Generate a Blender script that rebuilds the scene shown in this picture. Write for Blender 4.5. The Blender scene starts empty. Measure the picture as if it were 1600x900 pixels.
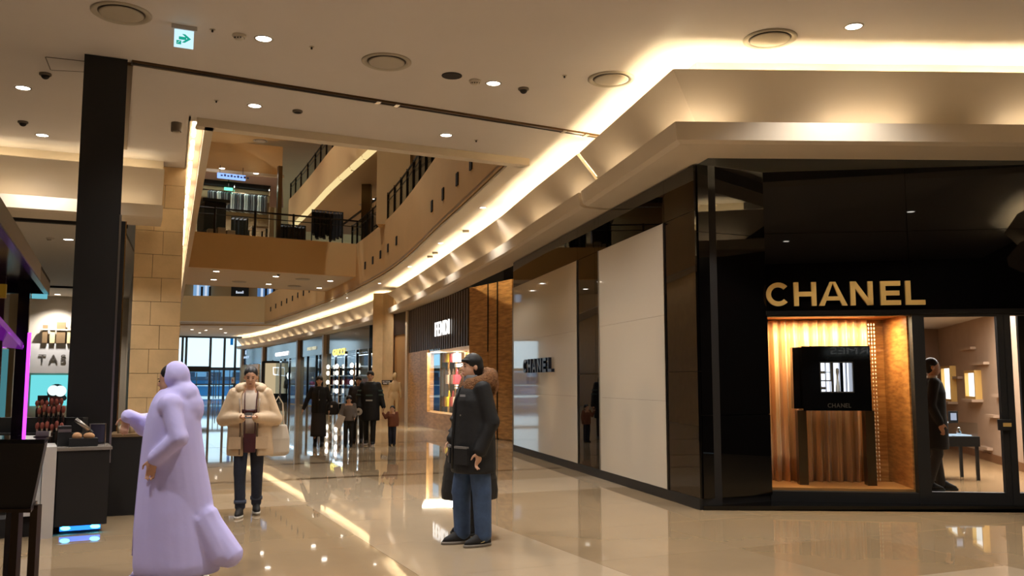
import bpy, bmesh, math, random
from mathutils import Vector, Matrix
random.seed(7)
S = bpy.context.scene
COL = S.collection
# ---------------------------------------------------------------- camera
F_PX = 1400.0; PITCH = math.atan(146/1400.0); EYE = 1.5
cam_d = bpy.data.cameras.new('camera'); cam = bpy.data.objects.new('camera', cam_d); COL.objects.link(cam)
cam_d.sensor_width = 36.0; cam_d.lens = 36.0*F_PX/1600.0; cam_d.clip_end = 400
cam.location = (0, 0, EYE); cam.rotation_euler = (math.pi/2+PITCH, 0, 0)
S.camera = cam
# ---------------------------------------------------------------- sky outside the entrance doors
world = bpy.data.worlds.new('daylight'); S.world = world; world.use_nodes = True
wn = world.node_tree
wn.nodes['Background'].inputs[0].default_value = (0.62, 0.86, 1.0, 1)
wn.nodes['Background'].inputs[1].default_value = 1.5
# ---------------------------------------------------------------- exposure
S.view_settings.view_transform = 'Standard'; S.view_settings.look = 'None'
S.view_settings.gamma = 1.0; S.view_settings.exposure = 0.18
S.view_settings.use_curve_mapping = False
WARM = (1.0, 0.80, 0.56); WARM2 = (1.0, 0.84, 0.57); SPOTC = (1.0, 0.955, 0.92)
SPOT_W = 375.0; COVE_E = 70.0; COVE2_E = 13.0
# ---------------------------------------------------------------- geometry helpers
cp_, sp_ = math.cos(PITCH), math.sin(PITCH)
def PZ(px, py, z):                       # survey helper: point of the plan at height z seen at a pixel
    x = (px-800)/F_PX; y = (450-py)/F_PX
    d = (x, cp_-y*sp_, sp_+y*cp_); t = (z-EYE)/d[2]
    return Vector((d[0]*t, d[1]*t, z))
def PY(px, py, Y):
    x = (px-800)/F_PX; y = (450-py)/F_PX
    d = (x, cp_-y*sp_, sp_+y*cp_); t = Y/d[1]
    return Vector((d[0]*t, Y, EYE+d[2]*t))
def PL(px, py, a, b):                    # on the vertical plane through plan points a, b
    x = (px-800)/F_PX; y = (450-py)/F_PX
    d = (x, cp_-y*sp_, sp_+y*cp_)
    nx, ny = -(b[1]-a[1]), (b[0]-a[0])
    t = (nx*a[0]+ny*a[1])/(nx*d[0]+ny*d[1])
    return Vector((d[0]*t, d[1]*t, EYE+d[2]*t))
XF = {}
class MB:
    def __init__(s): s.v = []; s.f = []
    def add(s, vs, fs):
        o = len(s.v); s.v += [tuple(v) for v in vs]; s.f += [tuple(i+o for i in f) for f in fs]; return s
    def box(s, x0, x1, y0, y1, z0, z1):
        return s.add([(x0,y0,z0),(x1,y0,z0),(x1,y1,z0),(x0,y1,z0),(x0,y0,z1),(x1,y0,z1),(x1,y1,z1),(x0,y1,z1)],
                     [(0,3,2,1),(4,5,6,7),(0,1,5,4),(1,2,6,5),(2,3,7,6),(3,0,4,7)])
    def obox(s, c, sz, rz=0.0, rx=0.0, ry=0.0):
        R = Matrix.Rotation(rz,3,'Z') @ Matrix.Rotation(ry,3,'Y') @ Matrix.Rotation(rx,3,'X'); c = Vector(c); h = [q/2 for q in sz]
        vs = [c+R@Vector((a*h[0],b*h[1],d*h[2])) for d in (-1,1) for a,b in ((-1,-1),(1,-1),(1,1),(-1,1))]
        return s.add(vs, [(0,3,2,1),(4,5,6,7),(0,1,5,4),(1,2,6,5),(2,3,7,6),(3,0,4,7)])
    def wallbox(s, a, b, z0, z1, t):     # box standing on plan line a-b, thickness t to the right of a->b (negative: left)
        a = Vector(a[:2]); b = Vector(b[:2]); d = (b-a).normalized(); n = Vector((d.y,-d.x))*t
        p = [a, b, b+n, a+n]
        if t > 0: p = [a, a+n, b+n, b]
        return s.prism(p, z0, z1)
    def prism(s, poly, z0, z1):
        n = len(poly); ar = sum(poly[i][0]*poly[(i+1)%n][1]-poly[(i+1)%n][0]*poly[i][1] for i in range(n))
        if ar < 0: poly = list(poly)[::-1]
        vs = [(p[0],p[1],z0) for p in poly]+[(p[0],p[1],z1) for p in poly]
        fs = [tuple(range(n-1,-1,-1)), tuple(range(n,2*n))]+[(i,(i+1)%n,(i+1)%n+n,i+n) for i in range(n)]
        return s.add(vs, fs)
    def loft(s, rings, cap=True, closed=True):
        n = len(rings[0]); vs = [p for r in rings for p in r]; fs = []
        for k in range(len(rings)-1):
            for i in range(n if closed else n-1):
                j = (i+1) % n; fs.append((k*n+i, k*n+j, (k+1)*n+j, (k+1)*n+i))
        if cap: fs += [tuple(range(n-1,-1,-1)), tuple(range((len(rings)-1)*n, len(rings)*n))]
        return s.add(vs, fs)
    def tube(s, pts, r, n=8, cap=True):
        pts = [Vector(p) for p in pts]; rr = r if isinstance(r, (list,tuple)) else [r]*len(pts); rings = []
        up = Vector((0.13,0.31,0.94))
        for i, p in enumerate(pts):
            t = (pts[min(i+1,len(pts)-1)]-pts[max(i-1,0)]).normalized()
            if abs(t.dot(up)) > .97: up = Vector((0.9,0.4,0.1))
            a = t.cross(up).normalized(); b = t.cross(a)
            rings.append([p+(a*math.cos(q)+b*math.sin(q))*rr[i] for q in [2*math.pi*k/n for k in range(n)]])
        return s.loft(rings, cap)
    def cyl(s, c, r, z0, z1, n=20, r1=None):
        r1 = r if r1 is None else r1
        return s.loft([[(c[0]+q*math.cos(2*math.pi*k/n), c[1]+q*math.sin(2*math.pi*k/n), z) for k in range(n)] for q, z in ((r,z0),(r1,z1))])
    def lathe(s, c, prof, n=24, cap=False):
        return s.loft([[(c[0]+max(r,1e-4)*math.cos(2*math.pi*k/n), c[1]+max(r,1e-4)*math.sin(2*math.pi*k/n), c[2]+z) for k in range(n)] for r, z in prof], cap)
    def ell(s, c, r, nu=12, nv=8, R=None):
        c = Vector(c); rings = []
        for j in range(nv+1):
            t = -math.pi/2+math.pi*j/nv; q = max(math.cos(t),1e-3)
            ring = [Vector((r[0]*q*math.cos(2*math.pi*k/nu), r[1]*q*math.sin(2*math.pi*k/nu), r[2]*math.sin(t))) for k in range(nu)]
            rings.append([c+((R@p) if R else p) for p in ring])
        return s.loft(rings)
    def caps(s, p0, p1, r0, r1, n=12):   # tapered capsule
        p0, p1 = Vector(p0), Vector(p1); t = (p1-p0); L = t.length; t = t/L if L > 1e-6 else Vector((0,0,1))
        up = Vector((0,0,1)) if abs(t.z) < .9 else Vector((0,1,0)); a = t.cross(up).normalized(); b = t.cross(a); rings = []
        for ang in (-85,-55,-25): q = math.radians(ang); rings.append((p0+t*r0*math.sin(q), r0*math.cos(q)))
        for ang in (25,55,85): q = math.radians(ang); rings.append((p1+t*r1*math.sin(q), r1*math.cos(q)))
        return s.loft([[p+(a*math.cos(2*math.pi*k/n)+b*math.sin(2*math.pi*k/n))*r for k in range(n)] for p, r in rings])
    def sweep(s, prof, path, cap=True, closed=False):   # prof: (offset to the right of the path, z); path: plan points
        P = [Vector(p[:2]) for p in path]; rings = []
        for i, p in enumerate(P):
            d0 = (P[i]-P[i-1]).normalized() if i > 0 else None
            d1 = (P[i+1]-P[i]).normalized() if i < len(P)-1 else None
            d0 = d0 or d1; d1 = d1 or d0
            n0 = Vector((d0.y,-d0.x)); n1 = Vector((d1.y,-d1.x)); m = (n0+n1).normalized(); k = 1/max(m.dot(n0), .3)
            rings.append([(p.x+m.x*o*k, p.y+m.y*o*k, z) for o, z in prof])
        return s.loft(rings, cap)
def xf_of(o): return XF.get(o.name, (Vector((0,0,0)), 0.0))
def link_mesh(name, me, mat, parent=None):
    o = bpy.data.objects.new(name, me); COL.objects.link(o)
    if mat: me.materials.append(mat)
    if parent: o.parent = parent; XF[o.name] = xf_of(parent)
    return o
def build(mb, name, mat, parent=None, smooth=False, local=False, bevel=0.0, fixn=True):
    me = bpy.data.meshes.new(name); vs = mb.v
    if parent and not local:
        loc, rz = xf_of(parent); c, s_ = math.cos(-rz), math.sin(-rz)
        vs = [((x-loc.x)*c-(y-loc.y)*s_, (x-loc.x)*s_+(y-loc.y)*c, z-loc.z) for x, y, z in vs]
    me.from_pydata(vs, [], mb.f)
    if fixn:
        bm = bmesh.new(); bm.from_mesh(me); bmesh.ops.recalc_face_normals(bm, faces=bm.faces); bm.to_mesh(me); bm.free()
    if smooth: me.polygons.foreach_set('use_smooth', [True]*len(me.polygons))
    o = link_mesh(name, me, mat, parent)
    if bevel > 0:
        m = o.modifiers.new('bevel', 'BEVEL'); m.width = bevel; m.segments = 2; m.limit_method = 'ANGLE'
    if smooth == 'auto':
        me.polygons.foreach_set('use_smooth', [False]*len(me.polygons))
    return o
def tag(o, label, cat, group=None):
    o['label'] = label; o['category'] = cat
    if group: o['group'] = group
    return o
def thing(name, label, cat, loc=(0,0,0), rz=0.0, group=None):
    o = bpy.data.objects.new(name, None); COL.objects.link(o); o.empty_display_size = .1
    o.location = loc; o.rotation_euler = (0,0,rz); XF[o.name] = (Vector(loc), rz)
    return tag(o, label, cat, group)
def struct(mb, name, mat, label=None, **k):
    o = build(mb, name, mat, **k); o['kind'] = 'structure'
    if label: o['label'] = label
    return o
def copy_tree(o, parent=None):
    c = o.copy(); COL.objects.link(c); c.parent = parent
    for ch in list(o.children): copy_tree(ch, c)
    return c
def remesh(mb, name, mat, parent, voxel=.012, smooth=4, local=True, sub=False):
    me = bpy.data.meshes.new('tmp'); me.from_pydata(mb.v, [], mb.f)
    bm = bmesh.new(); bm.from_mesh(me); bmesh.ops.recalc_face_normals(bm, faces=bm.faces); bm.to_mesh(me); bm.free()
    t = bpy.data.objects.new('tmp', me); COL.objects.link(t)
    r = t.modifiers.new('r','REMESH'); r.mode = 'VOXEL'; r.voxel_size = voxel
    if smooth: q = t.modifiers.new('s','SMOOTH'); q.iterations = smooth; q.factor = .5
    dg = bpy.context.evaluated_depsgraph_get(); me2 = bpy.data.meshes.new_from_object(t.evaluated_get(dg))
    bpy.data.objects.remove(t); bpy.data.meshes.remove(me)
    me2.name = name; me2.materials.clear(); me2.polygons.foreach_set('use_smooth', [True]*len(me2.polygons))
    return link_mesh(name, me2, mat, parent)
def spline(pts, step=1.0):               # Catmull-Rom through plan points
    P = [Vector(p) for p in pts]; P = [2*P[0]-P[1]]+P+[2*P[-1]-P[-2]]; out = []
    for i in range(1, len(P)-2):
        a, b, c, d = P[i-1:i+3]; n = max(1, int((c-b).length/step))
        for k in range(n):
            t = k/n; out.append(.5*((2*b)+(c-a)*t+(2*a-5*b+4*c-d)*t*t+(3*b-a-3*c+d)*t**3))
    return out+[P[-2]]
def offset(path, o):
    P = [Vector(p[:2]) for p in path]; out = []
    for i, p in enumerate(P):
        d = (P[min(i+1,len(P)-1)]-P[max(i-1,0)]).normalized(); out.append(p+Vector((d.y,-d.x))*o)
    return out
def along(path, y):                      # point of a path at depth y
    for a, b in zip(path, path[1:]):
        if (a.y-y)*(b.y-y) <= 0 and a.y != b.y: return a+(b-a)*((y-a.y)/(b.y-a.y))
    return path[0] if y < path[0].y else path[-1]
# ---------------------------------------------------------------- materials
def srgb(c): return tuple(((q/255)/12.92 if q/255 <= .04045 else ((q/255+.055)/1.055)**2.4) for q in c)
MATS = {}
def M(name, col, rough=.5, metal=0.0, emit=None, es=0.0, noise=None, bump=None, coat=0.0, spec=.5, stretch=(1,1,1), dark=.6, sheen=0.0, lin=False):
    if name in MATS: return MATS[name]
    m = bpy.data.materials.new(name); m.use_nodes = True; nt = m.node_tree; b = nt.nodes['Principled BSDF']
    c = col if lin else srgb(col)
    b.inputs['Base Color'].default_value = (*c, 1); b.inputs['Roughness'].default_value = rough; b.inputs['Metallic'].default_value = metal
    b.inputs['Specular IOR Level'].default_value = spec; b.inputs['Coat Weight'].default_value = coat; b.inputs['Coat Roughness'].default_value = .03
    if sheen: b.inputs['Sheen Weight'].default_value = sheen
    if emit: b.inputs['Emission Color'].default_value = (*(emit if lin else srgb(emit)), 1); b.inputs['Emission Strength'].default_value = es
    if noise or bump:
        tc = nt.nodes.new('ShaderNodeTexCoord'); mp = nt.nodes.new('ShaderNodeMapping'); mp.inputs['Scale'].default_value = stretch
        nt.links.new(tc.outputs['Object'], mp.inputs[0])
    if noise:
        n = nt.nodes.new('ShaderNodeTexNoise'); n.inputs['Scale'].default_value = noise[0]; n.inputs['Detail'].default_value = 6; n.inputs['Roughness'].default_value = .6
        nt.links.new(mp.outputs[0], n.inputs['Vector'])
        r = nt.nodes.new('ShaderNodeValToRGB'); r.color_ramp.elements[0].position = .3; r.color_ramp.elements[1].position = .7
        a = noise[1]; r.color_ramp.elements[0].color = (*[q*(1-a) for q in c],1); r.color_ramp.elements[1].color = (*[min(1,q*(1+a)) for q in c],1)
        nt.links.new(n.outputs[0], r.inputs[0]); nt.links.new(r.outputs[0], b.inputs['Base Color'])
    if bump:
        n2 = nt.nodes.new('ShaderNodeTexNoise'); n2.inputs['Scale'].default_value = bump[0]; n2.inputs['Detail'].default_value = 3
        nt.links.new(mp.outputs[0], n2.inputs['Vector'])
        bp = nt.nodes.new('ShaderNodeBump'); bp.inputs['Strength'].default_value = bump[1]; bp.inputs['Distance'].default_value = bump[2] if len(bump) > 2 else .02
        nt.links.new(n2.outputs[0], bp.inputs['Height']); nt.links.new(bp.outputs[0], b.inputs['Normal'])
    MATS[name] = m; return m
def EM(name, col, s): return M(name, (0,0,0), 1.0, emit=col, es=s, spec=0)
def GLASS(name, tint=(1,1,1), ior=1.22, rough=0.0):
    if name in MATS: return MATS[name]
    m = bpy.data.materials.new(name); m.use_nodes = True; nt = m.node_tree; nt.nodes.remove(nt.nodes['Principled BSDF'])
    t = nt.nodes.new('ShaderNodeBsdfTransparent'); t.inputs[0].default_value = (*tint,1)
    g = nt.nodes.new('ShaderNodeBsdfGlossy'); g.inputs['Roughness'].default_value = rough
    fr = nt.nodes.new('ShaderNodeFresnel'); ge = nt.nodes.new('ShaderNodeNewGeometry'); mr = nt.nodes.new('ShaderNodeMapRange')
    mr.inputs['To Min'].default_value = ior; mr.inputs['To Max'].default_value = 1.0/ior; nt.links.new(ge.outputs['Backfacing'], mr.inputs['Value']); nt.links.new(mr.outputs[0], fr.inputs[0])
    mx = nt.nodes.new('ShaderNodeMixShader'); nt.links.new(fr.outputs[0], mx.inputs[0]); nt.links.new(t.outputs[0], mx.inputs[1]); nt.links.new(g.outputs[0], mx.inputs[2])
    nt.links.new(mx.outputs[0], nt.nodes['Material Output'].inputs[0]); MATS[name] = m; return m
def wood(name, c0, c1, scale=3.0, rough=.35, stretch=(1,1,12)):
    if name in MATS: return MATS[name]
    m = bpy.data.materials.new(name); m.use_nodes = True; nt = m.node_tree; b = nt.nodes['Principled BSDF']; b.inputs['Roughness'].default_value = rough
    tc = nt.nodes.new('ShaderNodeTexCoord'); mp = nt.nodes.new('ShaderNodeMapping'); mp.inputs['Scale'].default_value = stretch; nt.links.new(tc.outputs['Object'], mp.inputs[0])
    n = nt.nodes.new('ShaderNodeTexNoise'); n.inputs['Scale'].default_value = scale; n.inputs['Detail'].default_value = 8; nt.links.new(mp.outputs[0], n.inputs['Vector'])
    r = nt.nodes.new('ShaderNodeValToRGB'); r.color_ramp.elements[0].position = .35; r.color_ramp.elements[1].position = .65
    r.color_ramp.elements[0].color = (*srgb(c0),1); r.color_ramp.elements[1].color = (*srgb(c1),1)
    nt.links.new(n.outputs[0], r.inputs[0]); nt.links.new(r.outputs[0], b.inputs['Base Color']); MATS[name] = m; return m
m_ceil = M('painted plaster', (202,194,186), .7, noise=(.6,.03))
m_ceil2 = M('upper plaster', (196,164,116), .75, noise=(.5,.04))
m_cornice = M('cornice plaster', (204,190,168), .55, noise=(.8,.03))
m_frame = M('trim plaster', (206,192,168), .55)
m_stone = M('limestone', (206,176,130), .5, noise=(3.0,.10), bump=(30,.15,.01))
m_joint = M('mortar joint', (110,94,70), .9)
m_fascia = M('beige fascia', (206,170,116), .6, noise=(.7,.04))
m_black = M('black glass cladding', (6,5,5), .015, spec=.55)
m_blackm = M('black matte', (13,12,11), .55)
m_blackmet = M('black metal', (16,15,14), .35, metal=.3)
m_white = M('cream glass panel', (196,186,168), .03, spec=.6)
m_bronze = M('bronze metal', (92,72,50), .3, metal=.9)
m_steel = M('brushed steel', (170,165,158), .28, metal=1.0)
m_chrome = M('chrome', (215,215,215), .08, metal=1.0)
m_gold = M('polished gold', (236,196,116), .42, metal=.55)
m_travert = wood('travertine wood', (150,106,58), (200,152,94), 2.2, .3, (1.2,1.2,9))
m_travert2 = wood('light travertine', (150,112,66), (184,142,92), 2.0, .35, (1.2,1.2,6))
m_glass = GLASS('clear glass', (.93,.96,.97))
m_glassb = GLASS('tinted glass', (.62,.72,.80))
m_dl = EM('downlight glow', (255,246,232), 14.0)
m_cove = EM('cove lamp', (255,234,188), COVE_E)
m_cove2 = EM('cove lamp low', (255,236,206), COVE2_E)
m_coved = EM('dim cove lamp', (255,236,200), 14.0); m_coved2 = EM('dim cove lamp low', (255,236,206), 7.0)
m_dark = M('dark recess', (22,18,15), .8)
m_greyplastic = M('grey plastic', (96,86,74), .6)
m_vent = M('vent paint', (168,158,140), .5)
m_emwhite = EM('white sign light', (255,252,246), 1.4)
m_wpaint = M('white paint', (225,220,210), .5)
m_skin = M('skin', (206,160,130), .55)
# ================================================================ SETTING
ROT = math.radians(24.0); U = Vector((math.cos(ROT), math.sin(ROT))); V = Vector((-math.sin(ROT), math.cos(ROT)))
CEIL = 5.24
A = Vector((2.24,10.72)); B = Vector((0.06,19.81)); C = Vector((3.16,11.14)); D = Vector((9.36,10.34))
LIP_PTS = [(1.03,13.56),(0.65,15.05),(-0.18,18.72),(-1.25,22.7),(-3.45,30.6),(-6.14,39.16),(-10.33,49.15),(-18.55,67.0),(-22.9,74.6)]
LIP = spline(LIP_PTS, 1.0)
WALLP = offset(LIP, .55)
VR = spline([(-.08,14.85),(-1.45,20.0),(-4.38,30.5),(-9.25,43.0),(-16.0,57.8)], 1.0)   # right edge of the atrium
VNL = Vector((-4.35,12.73)); VFL = Vector((-21.1,56.6))
def ent(t): return Vector((-29.0,72.5))*(1-t)+Vector((-21.6,76.0))*t                          # entrance line
# floor : one slab with tiles
FLOOR_POLY = [(-14,-7),(10,-7),(10,16),(3,30),(-2,48),(-12,64),(-21,78.5),(-31,74),(-34,66),(-24,36),(-24,10)]
m_floor = M('polished beige marble', (156,134,104), .03, noise=(.9,.07), bump=(1.3,.03,.02), spec=.55)
m_tile = [m_floor, M('pale marble tile', (178,158,130), .03, noise=(1.1,.05), bump=(1.2,.02,.02), spec=.55), M('tan marble tile', (150,127,96), .03, noise=(1.0,.06), bump=(1.4,.02,.02), spec=.55)]
floor = struct(MB().prism(FLOOR_POLY, -.3, -.012), 'floor', m_floor, 'polished beige marble floor of the shopping mall')
TS = 1.5
tmesh = {}
def tile_mesh(k):
    if k not in tmesh:
        mb = MB().box(-TS/2+.0015, TS/2-.0015, -TS/2+.0015, TS/2-.0015, -.012, 0.0); me = bpy.data.meshes.new('tile'); me.from_pydata(mb.v, [], mb.f); me.materials.append(m_tile[k]); tmesh[k] = me
    return tmesh[k]
cells = []
for i in range(-18, 16):
    for j in range(-2, 52):
        c = U*(i*TS)+V*(j*TS)+Vector((-4.9,9.9))*0
        d_ = c.y
        if d_ < 3.5 or d_ > 30: continue
        if abs(c.x)/d_ > .66: continue
        # keep clear of the building on the right
        lim = (A.x-(d_-A.y)*.24+.9) if d_ > 10.7 else 9.5
        if c.x > lim+.6: continue
        if d_ > 15 and c.x < -5.6-(d_-15)*.4-1.2: continue
        cells.append((d_, i, j, c))
cells.sort(key=lambda q: q[0])
rest = MB()
for n_, (d_, i, j, c) in enumerate(cells):
    if n_ < 290:
        k = [0,0,2,0,1,0,2,0,0,1][(i*7+j*3+i*j) % 10]
        o = bpy.data.objects.new('tile', tile_mesh(k)); COL.objects.link(o); o.parent = floor; o.location = (c.x, c.y, 0); o.rotation_euler = (0,0,ROT)
    else: rest.obox((c.x,c.y,-.006), (TS-.003,TS-.003,.012), ROT)
NEAR_TILES = set((i,j) for _,i,j,_ in cells)
for i in range(-40, 30):
    for j in range(-20, 56):
        if (i,j) in NEAR_TILES: continue
        c = U*(i*TS)+V*(j*TS)
        if -34 < c.x < 10 and -7 < c.y < 77: rest.obox((c.x,c.y,-.006), (TS-.003,TS-.003,.012), ROT)
m_inlay = M('brown marble inlay', (112,92,68), .03, noise=(1.5,.1), bump=(1.3,.02,.02), spec=.55)
for (x_, y_), l0_, l1_, w_ in (((-3.7,13.75),-2.0,5.0,.22),((-2.9,17.0),-4.5,3.0,.22),((-3.0,22.3),-6.0,2.2,.22)):
    c_ = Vector((x_,y_)); build(MB().prism([c_+U*l0_,c_+U*l1_,c_+U*l1_+V*w_,c_+U*l0_+V*w_],0,.0015),'inlay_strip',m_inlay,floor)
o = build(rest, 'tile_field', m_floor, floor); o['kind'] = 'stuff'
# ceiling with the atrium opening
def flat_with_hole(outer, hole, z, t):
    bm = bmesh.new()
    for loop in (outer, hole):
        vs = [bm.verts.new((p[0],p[1],z)) for p in loop]
        for i in range(len(vs)): bm.edges.new((vs[i], vs[(i+1)%len(vs)]))
    bmesh.ops.triangle_fill(bm, use_beauty=True, edges=bm.edges[:])
    ext = bmesh.ops.extrude_face_region(bm, geom=bm.faces[:]); bmesh.ops.translate(bm, vec=(0,0,t), verts=[g for g in ext['geom'] if isinstance(g, bmesh.types.BMVert)])
    bmesh.ops.recalc_face_normals(bm, faces=bm.faces); mb = MB(); bm.verts.index_update()
    mb.v = [tuple(v.co) for v in bm.verts]; mb.f = [tuple(v.index for v in f.verts) for f in bm.faces]; bm.free(); return mb
SLOT = .2
ceil_outer = [(-14,-7),(10,-7),(10,13),(2.4,16),(.4,24),(-3.6,36),(-9,49),(-16,65),(-20.5,77),(-31,73),(-26,62),(-7.0,15.5),(-14,10)]
ceil_hole = [VNL-U*.33+V*.02, *[Vector((p.x,p.y)) for p in [VR[0]]], *VR[1:], VFL-U*.33]
ceil_hole[1] = VR[0]
struct(flat_with_hole(ceil_outer, ceil_hole, CEIL, .06), 'ceiling', m_ceil, 'beige plaster mall ceiling with the long atrium opening')
# hanging frame around the atrium opening
inner = [VNL]+VR+[VFL]
fr = MB()
near = [VNL-U*.12-V*.02, VR[0]+U*.3]
def frame_run(path, w, name, label):
    p = [(0,5.12),(w,5.12),(w,CEIL),(w-.02,CEIL),(w-.02,5.16),(0,5.16)]
    return struct(MB().sweep(p, path), name, m_frame, label)
nd = (VR[0]-VNL).normalized()
frame_run([VNL-nd*.25, VR[0]+nd*.32], .2, 'trim_1', 'pale trim along the near edge of the atrium opening')
frame_run(VR, .3, 'trim_2', 'pale curved trim along the right edge of the atrium opening')
ldir = (VFL-VNL).normalized()
frame_run([VFL, VNL-ldir*.2], .12, 'trim_3', 'pale trim along the left edge of the atrium opening')
# light slot on the left of the opening
lp = [VNL-ldir*.25, VFL]
sl = struct(MB().sweep([(-.34,CEIL),(-.34,CEIL+.32),(-.1,CEIL+.32),(-.1,CEIL+.3),(-.31,CEIL+.3),(-.31,CEIL)], lp), 'trim_4', m_frame, 'lit cove slot along the left edge of the atrium')
L_ = (VFL-VNL).length; k = 0
d0 = -.1
while d0 < L_-2:
    a_ = VNL+ldir*d0; b_ = VNL+ldir*(d0+1.15); n_ = Vector((-ldir.y, ldir.x))
    build(MB().tube([(*(a_+n_*.25),CEIL+.06),(*(b_+n_*.25),CEIL+.06)], .03, 6), 'cove_lamp', m_cove2, sl); d0 += 1.5
# ---------------------------------------------------------------- right cornice
PROF = [(.62,4.14),(.62,4.30),(.06,4.30),(.06,4.40),(0,4.40),(.03,4.20),(.10,4.17)]
PANEL = [(-.02,5.0),(.45,4.42),(.52,4.32),(.56,4.32),(.49,4.44),(.03,5.02)]
def cornice(path, n, label, seg=1.2, m1=m_cove, m2=m_cove2):
    o = struct(MB().sweep(PROF, path), 'trim_%d' % n, m_cornice, label)
    build(MB().sweep(PANEL, path), 'slanted_panel', m_cornice, o)
    build(MB().sweep([(.42,4.75),(.42,CEIL),(.50,CEIL),(.50,4.75)], path), 'back_wall', m_cornice, o)
    P = [Vector(p[:2]) for p in path]; s_ = 0
    for off, z, mat, on, offg in ((.16,4.93,m1,1.15,.12),(.20,4.335,m2,1.0,1.1)):
        pp = []; 
        for a, b in zip(P, P[1:]):
            d = (b-a); L = d.length; d = d/L; nrm = Vector((d.y,-d.x)); t = .15
            while t < L-.2:
                e = min(t+on, L-.05); p0 = a+d*t+nrm*off; p1 = a+d*e+nrm*off
                pp.append((p0,p1)); t = e+offg
        for p0, p1 in pp: build(MB().tube([(*p0,z),(*p1,z)], .02, 6), 'cove_lamp', mat, o)
    return o
near_lip = [Vector((1.83,9.80))+(Vector((1.03,13.56))-Vector((1.83,9.80)))*1.0, Vector((1.83,9.80)), Vector((9.0,10.02))]
near_lip[0] = Vector((1.055,13.50))
cornice(near_lip[::-1], 5, 'pale two-tier cove cornice above the black shop corner')
FARP = [Vector((1.03,13.62))]
tot = LIP
far_pts = [p for i, p in enumerate(LIP) if p.y > 13.7 and i % 2 == 0]+[LIP[-1]]
# E: sweep offset is to the right of the path; the building lies to the right when walking away from the camera
cornice([Vector((1.02,13.62))]+far_pts, 6, 'long curved two-tier cove cornice above the shop fronts', seg=1.3)
# ================================================================ RIGHT SHOP FRONTS
WTOP = 4.13
def on_ab(px, py): return PL(px, py, A, B)
def panel_on(a, b, t0, t1, z0, z1, depth, mat, name, parent, gap=.003, bev=0.0, corners=None):
    # a flat slab on the line a->b between parameters t0,t1 (metres), proud by depth on the left (mall side)
    d = (b-a).normalized(); n = Vector((-d.y, d.x))
    p0 = a+d*(t0+gap); p1 = a+d*(t1-gap)
    return build(MB().prism([p0, p1, p1+n*depth, p0+n*depth], z0+gap, z1-gap), name, mat, parent, bevel=bev)
# --- long side wall (direction A -> B, mall on the left of travel)
dAB = (B-A).normalized(); LAB = (B-A).length
def tAB(px, py): p = on_ab(px,py); return (Vector((p.x,p.y))-A).dot(dAB), p.z
wr = struct(MB().wallbox(A, B, 0, WTOP, .25), 'wall_right', m_dark, 'black glass shop wall with two tall cream panels')
w1a, _ = tAB(906,560); w1b, _ = tAB(804,560); w2a, _ = tAB(1045,560); w2b, _ = tAB(940,560); zt1 = tAB(905,408)[1]; zt2 = tAB(1041,347)[1]
ztop = (zt1+zt2)/2; zbot = .13; tj, _ = tAB(933,500)
for t0, t1 in ((0,w2a),(w2b,tj),(tj,w1a)):
    for z0, z1 in ((zbot,1.62),(1.62,ztop),(ztop,WTOP)): panel_on(A,B,t0,t1,z0,z1,.03,m_black,'black_panel',wr)
for t0, t1 in ((w2a,w2b),(w1a,w1b)): panel_on(A,B,t0,t1,ztop,WTOP,.03,m_black,'black_panel',wr)
for t0, t1 in ((w2a,w2b),(w1a,w1b)):
    for z0, z1 in ((zbot,1.25),(1.25,2.36),(2.36,ztop)): panel_on(A,B,t0,t1,z0,z1,.035,m_white,'cream_panel',wr,gap=.0012)
    o = panel_on(A,B,t1-.012,t1,zbot,ztop,.05,m_steel,'edge_strip',wr,gap=0); o = panel_on(A,B,t0,t0+.012,zbot,ztop,.05,m_steel,'edge_strip',wr,gap=0)
struct(MB().wallbox(A-dAB*.0, B, 0, zbot, -.04), 'baseboard_right', m_blackm, 'dark baseboard under the cream panels')
# end of the wall (return into the recess)
struct(MB().wallbox(B, B+Vector((1.6,.4)), 0, WTOP, -.12), 'wall_return', m_dark)
# --- chamfer A -> C
dAC = (C-A).normalized(); LAC = (C-A).length
wc = struct(MB().wallbox(C, A, 0, WTOP, .15), 'wall_corner', m_dark, 'angled black glass return at the shop corner')
for z0, z1 in ((.13,1.1),(1.1,3.3),(3.3,WTOP)):
    p = [A, C, C+Vector((dAC.y,-dAC.x))*.03, A+Vector((dAC.y,-dAC.x))*.03]
    build(MB().prism(p, z0+.003, z1-.003), 'black_panel', m_black, wc)
# --- front C -> D
dCD = (D-C).normalized(); nCD = Vector((dCD.y,-dCD.x))
def tCD(px, py=600): p = PL(px,py,C,D); return (Vector((p.x,p.y))-C).dot(dCD)
def zCD(px, py): return PL(px,py,C,D).z
def slab(t0, t1, z0, z1, front, back, name, mat, parent, bevel=0.0, **k):     # front: metres towards the mall, back: metres into the shop
    p = [C+dCD*t0+nCD*front, C+dCD*t1+nCD*front, C+dCD*t1-nCD*back, C+dCD*t0-nCD*back]
    return build(MB().prism(p, z0, z1), name, mat, parent, bevel=bevel, **k)
ZH = zCD(1310,489)
wf = struct(MB().prism([C, C+dCD*6.2, C+dCD*6.2-nCD*.2, C-nCD*.2], ZH, WTOP), 'wall_front', m_dark, 'black glass header above the boutique entrance')
tt = [0,1.72,3.35,6.2]
for t0, t1 in zip(tt, tt[1:]):
    for z0, z1 in ((ZH+.03,3.34),(3.34,WTOP)): slab(t0+.002,t1-.002,z0+.002,z1-.002,.03,0,'black_panel',m_black,wf)
slab(0,6.2,ZH-.02,ZH+.03,.045,0,'header_strip',m_blackmet,wf)
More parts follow.
